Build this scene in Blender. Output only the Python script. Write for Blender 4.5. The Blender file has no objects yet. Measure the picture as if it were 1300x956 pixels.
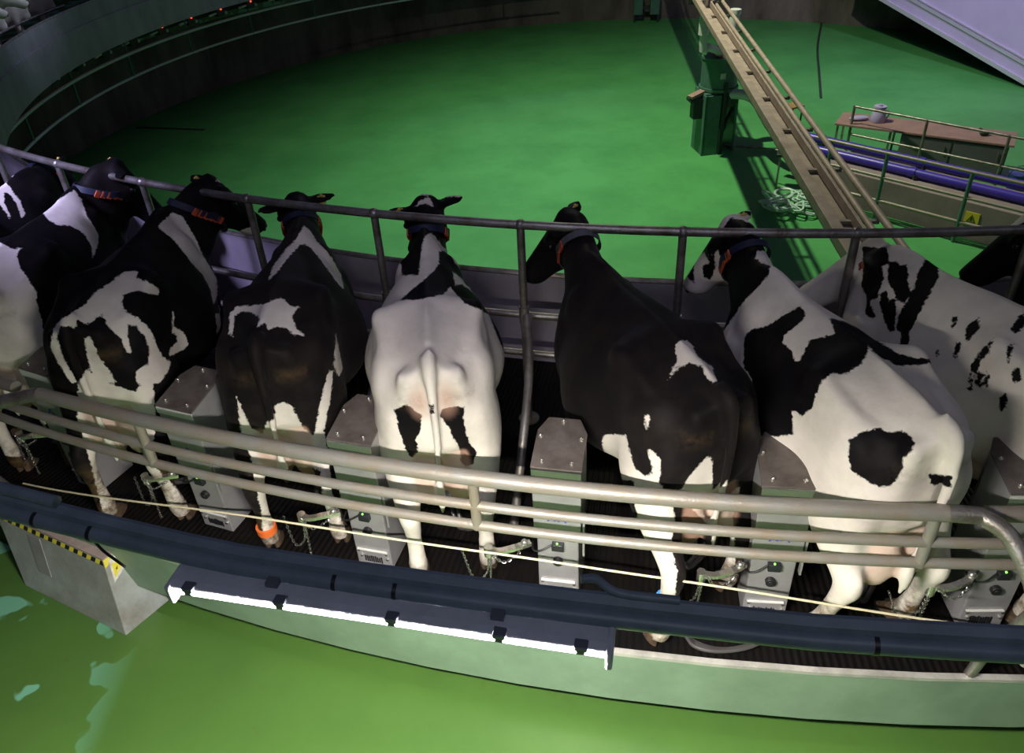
import bpy, bmesh, math, random
import numpy as np
from mathutils import Vector, Matrix, noise
from math import sin, cos, pi, radians, sqrt, atan2
random.seed(7)
SC = bpy.context.scene
COL = SC.collection
# the rotary platform's axis is the world origin, its deck is z = 0
# ------------------------------------------------------------------ helpers
def P(R, deg, h=0.0):
    a = radians(deg)
    return Vector((R*sin(a), -R*cos(a), h))

class MB:
    def __init__(self): self.v = []; self.f = []; self.m = []
    def add(self, vs, fs, mi=0):
        o = len(self.v)
        self.v += [Vector(p) for p in vs]
        self.f += [tuple(i+o for i in f) for f in fs]
        self.m += [mi]*len(fs)
    def hexa(self, c, mi=0):          # 8 corners: bottom 4 ccw, top 4 ccw
        self.add(c, [(3,2,1,0),(4,5,6,7),(0,1,5,4),(1,2,6,5),(2,3,7,6),(3,0,4,7)], mi)
    def box(self, x0, x1, y0, y1, z0, z1, mi=0):
        self.hexa([(x0,y0,z0),(x1,y0,z0),(x1,y1,z0),(x0,y1,z0),(x0,y0,z1),(x1,y0,z1),(x1,y1,z1),(x0,y1,z1)], mi)
    def bar(self, a, b, w, t, mi=0, up=Vector((0,0,1))):
        a, b = Vector(a), Vector(b); d = (b-a).normalized()
        s = d.cross(up)
        if s.length < 1e-4: s = Vector((1,0,0))
        s.normalize(); n = s.cross(d)
        q = lambda p, i, j: p + s*(i*w/2) + n*(j*t/2)
        self.hexa([q(a,-1,-1),q(a,1,-1),q(b,1,-1),q(b,-1,-1),q(a,-1,1),q(a,1,1),q(b,1,1),q(b,-1,1)], mi)
    def rings(self, rings, closed=False, cap=True, mi=0):
        n = len(rings[0]); o = len(self.v)
        for r in rings: self.v += [Vector(p) for p in r]
        m = len(rings); k = 0
        for i in range(m if closed else m-1):
            for j in range(n):
                a = o+i*n+j; b = o+i*n+(j+1) % n
                c = o+((i+1) % m)*n+(j+1) % n; d = o+((i+1) % m)*n+j
                self.f.append((a,b,c,d)); k += 1
        if cap and not closed:
            self.f.append(tuple(o+j for j in range(n-1,-1,-1))); self.f.append(tuple(o+(m-1)*n+j for j in range(n))); k += 2
        self.m += [mi]*k
    def tube(self, pts, r, seg=12, closed=False, mi=0, cap=True):
        pts = [Vector(p) for p in pts]; n = len(pts)
        rs = r if isinstance(r, (list, tuple)) else [r]*n
        t0 = (pts[1]-pts[0]).normalized()
        u = t0.orthogonal().normalized(); rr = []
        for i in range(n):
            if closed: t = (pts[(i+1) % n]-pts[i-1]).normalized()
            else: t = (pts[min(i+1,n-1)]-pts[max(i-1,0)]).normalized()
            u = (u - t*u.dot(t)).normalized(); w = t.cross(u)
            rr.append([pts[i] + (u*cos(2*pi*k/seg)+w*sin(2*pi*k/seg))*rs[i] for k in range(seg)])
        self.rings(rr, closed, cap, mi)
    def cyl(self, a, b, r, seg=20, r2=None, mi=0):
        self.tube([a, b], [r, r if r2 is None else r2], seg, mi=mi)
    def sphere(self, c, r, n=12, mi=0, M=None):
        c = Vector(c); rad = Vector(r) if hasattr(r, '__len__') else Vector((r,r,r))
        rr = []
        for i in range(1, n):
            ph = -pi/2 + pi*i/n
            ring = []
            for j in range(n+4):
                th = 2*pi*j/(n+4)
                d = Vector((rad.x*cos(ph)*cos(th), rad.y*cos(ph)*sin(th), rad.z*sin(ph)))
                if M: d = M @ d
                ring.append(c+d)
            rr.append(ring)
        self.rings(rr, mi=mi)
    def arc_band(self, prof, a0, a1, step=1.0, closed_prof=True, mi=0):
        # sweep a (R,h) profile round the axis from angle a0 to a1
        n = max(2, int(abs(a1-a0)/step)+1); full = abs(a1-a0) >= 359.9
        if full: n -= 1
        rr = []
        for i in range(n):
            a = a0 + (a1-a0)*i/(n if full else n-1)
            rr.append([P(R, a, h) for R, h in prof])
        self.rings(rr, closed=full, cap=not full, mi=mi)
    def build(self, name, mats, parent=None, smooth=None, bevel=0, seg=2):
        me = bpy.data.meshes.new(name)
        me.from_pydata([tuple(p) for p in self.v], [], self.f)
        bm = bmesh.new(); bm.from_mesh(me)
        for i, f in enumerate(bm.faces): f.material_index = self.m[i]
        bmesh.ops.recalc_face_normals(bm, faces=bm.faces)
        bm.to_mesh(me); bm.free()
        for m in (mats if isinstance(mats, (list, tuple)) else [mats]): me.materials.append(m)
        o = bpy.data.objects.new(name, me); COL.objects.link(o)
        if parent: o.parent = parent
        if bevel:
            b = o.modifiers.new('bevel', 'BEVEL'); b.width = bevel; b.segments = seg; b.limit_method = 'ANGLE'
        if smooth is None: smooth = True
        if smooth:
            for p in me.polygons: p.use_smooth = True
            try: me.set_sharp_from_angle(angle=radians(38))
            except Exception: pass
        return o

def tag(o, label=None, cat=None, group=None, kind=None):
    if label: o['label'] = label
    if cat: o['category'] = cat
    if group: o['group'] = group
    if kind: o['kind'] = kind
    return o
def empty(name, loc=(0,0,0), rz=0.0):
    o = bpy.data.objects.new(name, None); o.empty_display_size = .1
    COL.objects.link(o); o.location = loc; o.rotation_euler = (0,0,radians(rz)); return o
def copy_tree(o, parent=None):
    c = o.copy(); COL.objects.link(c); c.parent = parent
    for ch in [x for x in bpy.data.objects if x.parent == o]: copy_tree(ch, c)
    return c
def cr(pts, n):                      # Catmull-Rom through tuples
    pts = [np.array(p, float) for p in pts]; out = []
    q = [2*pts[0]-pts[1]] + pts + [2*pts[-1]-pts[-2]]
    for i in range(1, len(q)-2):
        for k in range(n):
            t = k/n; a, b, c, d = q[i-1:i+3]
            out.append(.5*(2*b+(c-a)*t+(2*a-5*b+4*c-d)*t*t+(3*b-a-3*c+d)*t**3))
    out.append(pts[-1]); return out
def V(p): return Vector([float(x) for x in p[:3]])

# ------------------------------------------------------------------ materials
def nt(m): return m.node_tree.nodes, m.node_tree.links
def mat(name, col, rough=.5, metal=0., var=0., vscale=6., bump=0., bscale=60., spec=.5, var_col=None, rvar=0., stretch=None):
    m = bpy.data.materials.new(name); m.use_nodes = True
    N, L = nt(m); b = N['Principled BSDF']
    b.inputs['Base Color'].default_value = (*col, 1); b.inputs['Roughness'].default_value = rough
    b.inputs['Metallic'].default_value = metal; b.inputs['Specular IOR Level'].default_value = spec
    tc = N.new('ShaderNodeTexCoord'); src = tc.outputs['Object']
    if stretch:
        mp = N.new('ShaderNodeMapping'); mp.inputs['Scale'].default_value = stretch
        L.new(src, mp.inputs[0]); src = mp.outputs[0]
    if var:
        n = N.new('ShaderNodeTexNoise'); n.inputs['Scale'].default_value = vscale; n.inputs['Detail'].default_value = 6; n.inputs['Roughness'].default_value = .65
        L.new(src, n.inputs['Vector'])
        r = N.new('ShaderNodeMapRange'); r.inputs[1].default_value = .38; r.inputs[2].default_value = .68
        L.new(n.outputs[0], r.inputs[0])
        x = N.new('ShaderNodeMix'); x.data_type = 'RGBA'
        x.inputs['A'].default_value = (*col, 1)
        vc = var_col or tuple(c*(1-var) for c in col)
        x.inputs['B'].default_value = (*vc, 1)
        L.new(r.outputs[0], x.inputs['Factor']); L.new(x.outputs['Result'], b.inputs['Base Color'])
        if rvar:
            r2 = N.new('ShaderNodeMapRange'); r2.inputs[3].default_value = rough; r2.inputs[4].default_value = rough+rvar
            L.new(n.outputs[0], r2.inputs[0]); L.new(r2.outputs[0], b.inputs['Roughness'])
    if bump:
        n2 = N.new('ShaderNodeTexNoise'); n2.inputs['Scale'].default_value = bscale; n2.inputs['Detail'].default_value = 4
        L.new(src, n2.inputs['Vector'])
        bp = N.new('ShaderNodeBump'); bp.inputs['Strength'].default_value = bump; bp.inputs['Distance'].default_value = .01
        L.new(n2.outputs[0], bp.inputs['Height']); L.new(bp.outputs[0], b.inputs['Normal'])
    return m
def emit(name, col, s):
    m = bpy.data.materials.new(name); m.use_nodes = True
    N, L = nt(m); b = N['Principled BSDF']
    b.inputs['Base Color'].default_value = (*col, 1)
    b.inputs['Emission Color'].default_value = (*col, 1); b.inputs['Emission Strength'].default_value = s
    return m

M = dict(
 galv = mat('galvanised_pipe', (.36,.345,.32), .42, .75, .55, 9, .25, 90, var_col=(.17,.14,.11)),
 rail = mat('worn_painted_pipe', (.27,.262,.235), .45, .3, .5, 7, .2, 80, var_col=(.27,.22,.16)),
 steel = mat('stainless_sheet', (.36,.355,.36), .36, .3, .3, 3, .05, 200, var_col=(.27,.255,.26)),
 lid = mat('dirty_lid', (.16,.135,.12), .5, .35, .5, 9, .2, 90, var_col=(.09,.07,.06)),
 lip = mat('bright_lip', (.75,.74,.70), .3, .2),
 teal = mat('teal_band', (.10,.17,.17), .35, .0, .2, 5),
 bolt = mat('bolt', (.7,.68,.62), .25, .9),
 rubber = mat('black_rubber', (.012,.012,.013), .5),
 blackpl = mat('black_plastic', (.015,.016,.02), .38),
 blue = mat('blue_print', (.02,.05,.45), .5),
 lilac = mat('zinc_panel', (.44,.40,.46), .42, .35, .35, 2.2, .05, 30, var_col=(.32,.28,.34), stretch=(1,1,.6)),
 panel_dark = mat('dark_zinc_panel', (.16,.19,.19), .5, .3, .3, 1.5),
 fascia = mat('pale_green_rim', (.20,.30,.20), .45, .0, .3, 2.5, .05, 40, var_col=(.15,.23,.15)),
 trim = mat('rim_trim', (.62,.6,.55), .4, .4, .4, 8),
 under = mat('platform_underside', (.035,.033,.033), .8),
 duct = mat('slate_duct', (.17,.22,.26), .42, .0, .3, 12),
 housing = mat('lamp_housing', (.50,.53,.58), .5, .0, .15, 20, .1, 200),
 clip = mat('lamp_clip', (.13,.145,.17), .35, .3),
 tube = emit('lamp_diffuser', (1.0,.95,.88), 1500.0),
 boxsteel = mat('pit_box_steel', (.46,.50,.49), .42, .35, .4, 2.2, .08, 60, var_col=(.24,.22,.19)),
 boxtop = mat('pit_box_top', (.42,.33,.30), .6, .1, .3, 8),
 yellow = mat('warning_yellow', (.72,.62,.05), .5),
 black = mat('mark_black', (.01,.01,.01), .5),
 white = mat('sticker_white', (.72,.70,.62), .5, 0, .3, 40, var_col=(.5,.46,.38)),
 red = mat('mark_red', (.55,.04,.02), .5),
 rope = mat('cream_rope', (.68,.60,.40), .7),
 collar = mat('blue_collar', (.008,.014,.04), .6),
 collar_grey = mat('grey_collar', (.10,.11,.12), .6),
 orange = mat('orange_tag', (.62,.11,.035), .5, 0, .5, 60, var_col=(.35,.05,.02)),
 tagyel = mat('yellow_ear_tag', (.62,.50,.10), .5),
 hoof = mat('hoof', (.13,.085,.05), .6, 0, .5, 30, .3, 60, var_col=(.05,.03,.02)),
 eye = mat('cow_eye', (.008,.006,.006), .1),
 nose = mat('cow_nose', (.02,.016,.017), .3),
 legblue = mat('leg_band_blue', (.06,.25,.6), .5), legorange = mat('leg_band_orange', (.8,.16,.03), .5),
 cupgreen = mat('green_cup', (.12,.26,.17), .35), clear = mat('clear_claw', (.35,.36,.38), .15, .6),
 hose = mat('milk_hose', (.06,.055,.055), .3), chain = mat('chain_steel', (.6,.58,.55), .25, .95),
 led = emit('led_red', (1,.05,.03), 3.0), ledg = emit('led_green', (.3,1,.15), .9),
 pipe_pale = mat('pale_pipe', (.60,.66,.66), .45), concrete = mat('pit_wall_concrete', (.17,.145,.13), .8, 0, .55, 1.3, .3, 8, var_col=(.07,.055,.05), stretch=(1,1,.35)),
 ggreen = mat('machine_green', (.085,.20,.155), .45, .2, .3, 5), gdark = mat('machine_dark', (.03,.045,.04), .5, .2),
 wpipe = mat('white_pipe', (.62,.64,.64), .35), bpipe = mat('violet_blue_pipe', (.055,.035,.42), .35, 0, .2, 2),
 bridge = mat('bridge_beam', (.36,.285,.235), .6, .1, .4, 5, var_col=(.24,.18,.15)),
 wood = mat('brown_worktop', (.33,.20,.18), .55, 0, .25, 4), greycab = mat('grey_cabinet', (.13,.13,.14), .55, .1, .2, 3),
 block = mat('grey_pink_block', (.30,.235,.235), .7, 0, .35, 1.5, var_col=(.2,.16,.17)),
 lilacpl = mat('lilac_plastic', (.40,.36,.60), .4), coil = mat('pale_hose', (.42,.60,.50), .4),
 sheet = mat('lilac_reflection', (.50,.42,.74), .35, .1, .15, .6), sheet_trim = mat('sheet_edge', (.55,.54,.68), .3, .4),
)
# green resin floors
def floor_mat(name, c1, c2, rough, puddle, spec=.6):
    m = mat(name, c1, rough, 0, .5, .7, .06, 7, var_col=c2, rvar=.12, spec=spec)
    N, L = nt(m); b = N['Principled BSDF']
    tc = N.new('ShaderNodeTexCoord')
    # fine dirt specks and scuffs
    n = N.new('ShaderNodeTexNoise'); n.inputs['Scale'].default_value = 5.5; n.inputs['Detail'].default_value = 10; n.inputs['Roughness'].default_value = .75
    L.new(tc.outputs['Object'], n.inputs['Vector'])
    r = N.new('ShaderNodeMapRange'); r.inputs[1].default_value = .60; r.inputs[2].default_value = .78; r.inputs[4].default_value = .55
    L.new(n.outputs[0], r.inputs[0])
    x = N.new('ShaderNodeMix'); x.data_type = 'RGBA'; x.inputs['B'].default_value = (c1[0]*.8, c1[1]*.35, c1[2]*.3, 1)
    old = b.inputs['Base Color'].links[0].from_socket
    L.new(old, x.inputs['A']); L.new(r.outputs[0], x.inputs['Factor'])
    out = x.outputs['Result']
    if puddle:
        pn = N.new('ShaderNodeTexNoise'); pn.inputs['Scale'].default_value = 1.9; pn.inputs['Detail'].default_value = 3
        mp = N.new('ShaderNodeMapping'); mp.inputs['Location'].default_value = puddle
        L.new(tc.outputs['Object'], mp.inputs[0]); L.new(mp.outputs[0], pn.inputs['Vector'])
        pr = N.new('ShaderNodeMapRange'); pr.inputs[1].default_value = .555; pr.inputs[2].default_value = .565
        L.new(pn.outputs[0], pr.inputs[0])
        # worn milky patches only lie at the far left of the pit floor
        sx = N.new('ShaderNodeSeparateXYZ'); L.new(tc.outputs['Object'], sx.inputs[0])
        lim = N.new('ShaderNodeMapRange'); lim.inputs[1].default_value = -5.6; lim.inputs[2].default_value = -6.0
        L.new(sx.outputs[0], lim.inputs[0])
        mu = N.new('ShaderNodeMath'); mu.operation = 'MULTIPLY'; L.new(pr.outputs[0], mu.inputs[0]); L.new(lim.outputs[0], mu.inputs[1])
        y = N.new('ShaderNodeMix'); y.data_type = 'RGBA'; y.inputs['B'].default_value = (.16,.42,.27,1)
        L.new(out, y.inputs['A']); L.new(mu.outputs[0], y.inputs['Factor']); out = y.outputs['Result']
    L.new(out, b.inputs['Base Color'])
    return m
M['green'] = floor_mat('green_resin_floor', (.085,.335,.105), (.06,.26,.08), .36, None, .14)
M['green2'] = floor_mat('green_pit_floor', (.080,.175,.033), (.058,.135,.028), .25, (3.1,1.7,0))
# ridged black rubber mat
def deck_mat():
    m = mat('ridged_rubber_mat', (.0045,.0045,.005), .5, 0, .6, 5, .3, 120, var_col=(.008,.006,.0045), spec=.10)
    N, L = nt(m); b = N['Principled BSDF']
    tc = N.new('ShaderNodeTexCoord'); s = N.new('ShaderNodeSeparateXYZ'); L.new(tc.outputs['Object'], s.inputs[0])
    at = N.new('ShaderNodeMath'); at.operation = 'ARCTAN2'; L.new(s.outputs[0], at.inputs[0]); L.new(s.outputs[1], at.inputs[1])
    mu = N.new('ShaderNodeMath'); mu.operation = 'MULTIPLY'; mu.inputs[1].default_value = 13.5*2*pi/.035; L.new(at.outputs[0], mu.inputs[0])
    sn = N.new('ShaderNodeMath'); sn.operation = 'SINE'; L.new(mu.outputs[0], sn.inputs[0])
    bp = N.new('ShaderNodeBump'); bp.inputs['Strength'].default_value = .5; bp.inputs['Distance'].default_value = .006
    L.new(sn.outputs[0], bp.inputs['Height'])
    old = b.inputs['Normal'].links[0].from_node; L.new(old.outputs[0], bp.inputs['Normal']); L.new(bp.outputs[0], b.inputs['Normal'])
    return m
M['deck'] = deck_mat()
# cow coat: the painted patch outlines live in a per-point attribute of each cow's own skin
def coat_mat(name, white=(.76,.70,.62), black=(.0055,.005,.006), sheen=0.0, dust=0.0):
    m = bpy.data.materials.new(name); m.use_nodes = True
    N, L = nt(m); b = N['Principled BSDF']; b.inputs['Roughness'].default_value = .55
    b.inputs['Specular IOR Level'].default_value = .06
    b.inputs['Sheen Weight'].default_value = sheen; b.inputs['Sheen Roughness'].default_value = .5
    tc = N.new('ShaderNodeTexCoord')
    def att(n):
        a = N.new('ShaderNodeAttribute'); a.attribute_name = n; return a.outputs['Fac']
    def noi(s, d=3, r=.6):
        n = N.new('ShaderNodeTexNoise'); n.inputs['Scale'].default_value = s; n.inputs['Detail'].default_value = d; n.inputs['Roughness'].default_value = r
        L.new(tc.outputs['Object'], n.inputs['Vector']); return n.outputs[0]
    def math_(op, a, bb):
        x = N.new('ShaderNodeMath'); x.operation = op
        for i, q in enumerate((a, bb)):
            if isinstance(q, (int, float)): x.inputs[i].default_value = q
            else: L.new(q, x.inputs[i])
        return x.outputs[0]
    def rng(a, lo, hi, t0=0, t1=1):
        r = N.new('ShaderNodeMapRange'); r.inputs[1].default_value = lo; r.inputs[2].default_value = hi; r.inputs[3].default_value = t0; r.inputs[4].default_value = t1
        L.new(a, r.inputs[0]); return r.outputs[0]
    def mix(a, bb, f):
        x = N.new('ShaderNodeMix'); x.data_type = 'RGBA'
        for k, q in (('A', a), ('B', bb)):
            if isinstance(q, tuple): x.inputs[k].default_value = (*q, 1)
            else: L.new(q, x.inputs[k])
        L.new(f, x.inputs['Factor']); return x.outputs['Result']
    edge = math_('MULTIPLY', math_('SUBTRACT', noi(38, 4, .7), .5), .035)
    sd = math_('ADD', att('coat'), edge)
    isb = rng(sd, -.003, .003)
    wv = mix(white, tuple(c*.80 for c in white), rng(noi(5, 5), .4, .7))
    bv = mix(black, (.035,.026,.020), rng(noi(4, 5, .7), .45, .8, 0, .35+dust))
    c = mix(wv, bv, isb)
    c = mix(c, (.56,.33,.24), att('pink'))
    dn = rng(noi(9, 6, .75), .38, .62)
    c = mix(c, (.12,.075,.035), math_('MULTIPLY', att('dirt'), dn))
    L.new(c, b.inputs['Base Color'])
    bp = N.new('ShaderNodeBump'); bp.inputs['Strength'].default_value = .25; bp.inputs['Distance'].default_value = .012
    L.new(noi(14, 5, .6), bp.inputs['Height']); L.new(bp.outputs[0], b.inputs['Normal'])
    return m
M['coat'] = coat_mat('holstein_coat')
M['coat_dusty'] = coat_mat('holstein_coat_dusty', black=(.009,.0075,.008), dust=.25, sheen=.02)

# ------------------------------------------------------------------ setting
def ring_disc(R0, R1, h0, h1, a0=-180, a1=180, step=3):
    b = MB(); b.arc_band([(R0,h0),(R1,h0),(R1,h1),(R0,h1)], a0, a1, step); return b
b = MB()
rr = [P(13.75, a, 0) for a in range(0, 360, 3)]
b.rings([[Vector((p.x,p.y,-2.82)) for p in rr],[Vector((p.x,p.y,-2.70)) for p in rr]])
tag(b.build('floor', M['green'], smooth=False), kind='structure', label='green resin floor inside the rotary platform')
tag(ring_disc(13.88, 24, -.74, -.60).build('floor.001', M['green2'], smooth=False), kind='structure', label='green pit floor outside the platform')
tag(ring_disc(13.45, 13.88, -.85, -.69).build('floor.002', M['green2'], smooth=False), kind='structure', label='lower green strip below the platform rim')
tag(ring_disc(13.6, 13.78, -2.70, -.80).build('wall_pit', M['concrete'], smooth=True), kind='structure', label='dark concrete wall round the centre floor')
# hall wall beyond everything
tag(ring_disc(24, 24.3, -.72, 7.5, step=6).build('wall_hall', mat('hall_wall', (.03,.03,.035), .8)), kind='structure')

plat = empty('rotary_platform')
tag(plat, 'large ring shaped rotary milking platform with black mat deck and pale green rim', 'milking platform')
b = ring_disc(11.5, 13.855, -.06, 0); b.build('deck', M['deck'], plat, smooth=False)
b = MB(); b.arc_band([(13.83,-.40),(13.87,-.40),(13.87,-.012),(13.83,-.012)], -180, 180, 2); b.build('rim_fascia', M['fascia'], plat)
b = MB(); b.arc_band([(13.855,-.012),(13.885,-.012),(13.885,.010),(13.855,.010)], -180, 180, 2); b.build('rim_trim', M['trim'], plat)
b = MB(); b.arc_band([(12.15,-.45),(13.6,-.45),(13.6,-.06),(12.15,-.06)], -180, 180, 3); b.build('underframe', M['under'], plat)
b = MB(); b.arc_band([(11.46,-.20),(11.50,-.20),(11.50,.42),(11.46,.42)], -180, 180, 2); b.build('front_panel', M['lilac'], plat)
b = MB(); b.arc_band([(11.49,.42),(11.53,.42),(11.53,.74),(11.49,.74)], -180, 180, 2); b.build('front_panel', M['lilac'], plat)
b = MB(); b.tube([P(11.51, a, .75) for a in np.arange(-180, 180, 2)], .022, 8, closed=True); b.build('panel_lip', M['galv'], plat)

# ------------------------------------------------------------------ bail dividers (steel pipe partitions between cows)
BAY = 4.35
HR = 1.45
def arc_pts(R, a0, a1, h, step=.5):
    n = max(2, int(abs(a1-a0)/step)+1)
    return [P(R, a0+(a1-a0)*i/(n-1), h) for i in range(n)]
hr = MB(); hr.tube(arc_pts(12.18, -96, 8, HR, 1.0), .027, 12)
tag(hr.build('head_rail', M['galv']), 'long curved steel head rail running above the cows\' necks', 'rail')
mr = empty('breast_rail'); tag(mr, 'pair of low curved pipes behind the cows\' chests along the zinc panel', 'rail')
q = MB(); q.tube(arc_pts(12.0, -96, 8, .72, 1.0), .024, 10); q.build('upper_pipe', M['galv'], mr)
q = MB(); q.tube(arc_pts(12.0, -96, 8, .42, 1.0), .022, 10); q.build('lower_pipe', M['galv'], mr)
def make_bail():
    r = empty('bail_divider')
    b = MB(); b.cyl((0,0,0),(0,0,HR),.024,12); b.sphere((0,0,HR+.0),.034,8); b.cyl((0,0,.78),(0,0,.90),.032,12); b.build('post', M['galv'], r)
    b = MB(); pts = cr([(0.02,-.02,.84),(.10,-.35,.66),(.14,-.75,.42),(.13,-1.02,.0)],6)
    b.tube([V(p) for p in pts], .026, 12); b.build('side_pipe', M['galv'], r)
    for z in (.74,.44):
        b = MB(); b.cyl((0,0,z),(.0,.18,z-.02),.02,8); b.build('bracket', M['galv'], r)
    b = MB(); b.cyl((0,0,0),(0,0,.012),.07,16); b.build('foot_plate', M['galv'], r)
    return r
bproto = make_bail()
bail_say = {-32.6:'left of the cow at the left edge',-28.25:'left of the cow turning right',-23.9:'between right turned cow and white saddle cow',
 -19.6:'left of the mostly white cow',-15.2:'between the white cow and the black cow',-10.9:'between the black cow and round patch cow',-6.5:'beside the spotted white cow\'s neck',-2.2:'behind the spotted white cow'}
first = True
for i in range(-3, 9):
    th = -32.6+BAY*(i)
    if th > 0: continue
    o = bproto if first else copy_tree(bproto); first = False
    p = P(12.18, th); o.location = p; o.rotation_euler = (0,0,radians(th))
    k = min(bail_say, key=lambda a: abs(a-th))
    say = bail_say[k] if abs(k-th) < 1 else ('far left in the shadows, %s of the row' % ('first','second','third')[i+3])
    tag(o, 'grey steel pipe divider '+say, 'stall divider', 'stall dividers between the cows')

# ------------------------------------------------------------------ bail cabinets
def text_mesh(s, size, name, m, parent, loc, rot):
    cu = bpy.data.curves.new(name+'_c', 'FONT'); cu.body = s; cu.size = size; cu.extrude = .0006; cu.align_x = 'CENTER'; cu.align_y = 'CENTER'
    t = bpy.data.objects.new(name+'_t', cu); COL.objects.link(t)
    dg = bpy.context.evaluated_depsgraph_get()
    me = bpy.data.meshes.new_from_object(t.evaluated_get(dg)); me.name = name
    bpy.data.objects.remove(t); bpy.data.curves.remove(cu)
    me.materials.clear(); me.materials.append(m)
    o = bpy.data.objects.new(name, me); COL.objects.link(o); o.parent = parent; o.location = loc; o.rotation_euler = rot
    return o
def make_cabinet(num):
    r = empty('bail_cabinet')
    W = .117
    # origin: middle of the rear foot; y runs towards the platform axis
    b = MB(); b.box(-.104,.104,.012,.27,0,.47); b.build('lower_housing', M['steel'], r, smooth=False, bevel=.006)
    b = MB()
    z0, z1, z2 = .455, .905, .965
    foot = [(-W,0),(W,0),(W,.21),(.075,.29),(-.075,.29),(-W,.21)]
    lo = [Vector((x,y,z0)) for x, y in foot]; hi = [Vector((x,y,z1+(z2-z1)*y/.29)) for x, y in foot]
    b.rings([lo, hi]); b.build('upper_housing', M['steel'], r, smooth=False, bevel=.005)
    b = MB(); g = 1.03
    lo = [Vector((x*g,y*g-.004,z1+(z2-z1)*y/.29+.001)) for x, y in foot]; hi = [p+Vector((0,0,.012)) for p in lo]
    b.rings([lo, hi]); l = b.build('lid', M['lid'], r, smooth=False, bevel=.003)
    b = MB()
    for x, y in ((-.07,.03),(.07,.03),(-.097,.17),(.097,.17),(0,.265)):
        z = z1+(z2-z1)*y/.29+.012; b.cyl((x,y,z),(x,y,z+.010),.011,10); b.sphere((x,y,z+.012),.008,6)
    b.build('lid_screw', M['bolt'], l)
    b = MB(); b.box(-W,W,-.006,.0,.865,.903); b.build('bright_lip', M['lip'], r, smooth=False)
    b = MB()
    for p, q in (((-.045,.575),(0,.645)),((0,.645),(.045,.575))):
        b.bar((p[0],-.0065,p[1]),(q[0],-.0065,q[1]),.002,.007, up=Vector((0,0,1)))
    b.build('triangle_mark', M['blue'], r, smooth=False)
    if num: text_mesh(num, .038, 'bay_number', M['blue'], r, (0,-.007,.590), (pi/2,0,0))
    b = MB(); b.box(-.028,.032,-.018,.012,.375,.42); o = b.build('socket', M['blackpl'], r, bevel=.004)
    b = MB(); b.sphere((.0,-.012,.428),.006,6); b.build('indicator', M['ledg'], o)
    b = MB(); b.cyl((.0,.014,.285),(.0,-.012,.285),.025,20); b.cyl((.0,-.012,.285),(.0,-.018,.285),.017,16); b.build('push_button', M['rubber'], r, bevel=.003)
    b = MB(); b.bar((-.09,.006,.125),(.085,.006,.13),.012,.005); b.build('stamped_rib', M['lip'], r)
    b = MB()
    for x, z in ((.082,.075),(.082,.115),(-.07,.075),(-.082,.115)): b.cyl((x,.014,z),(x,.002,z),.008,10)
    b.build('rivet', M['bolt'], r)
    b = MB(); 
    for i in range(9):
        x = -.055+.012*i; b.box(x, x+.007, .008, .013, .03+.006*random.random(), .07+.012*random.random())
    b.build('cable_bristle', M['rubber'], r, smooth=False)
    b = MB(); b.tube([V(p) for p in cr([(-.03,.0,.40),(-.08,-.02,.375),(-.12,-.01,.36),(-.135,.05,.355)],5)], .005, 6); b.build('sensor_cable', M['rubber'], r)
    b = MB(); b.bar((W+.012,.02,.62),(W+.012,.02,.34),.01,.028); b.build('side_bracket', M['steel'], r)
    return r
cab_say = ['behind the round railing corner at the far left','between right facing and white saddle cow','right of the dark cow with the white saddle','in the middle between white and black cow','between the black cow and the round patch cow','cut off by the right edge of the picture']
nums = ['','56','57','58','59','']
for i in range(6):
    th = -26.3+BAY*i+.02
    o = make_cabinet(nums[i]); o.location = P(13.60, th, .0); o.rotation_euler = (0,0,radians(th))
    tag(o, 'grey steel bail cabinet with brown lid '+cab_say[i], 'cabinet', 'bail cabinets between the cows')

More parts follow.
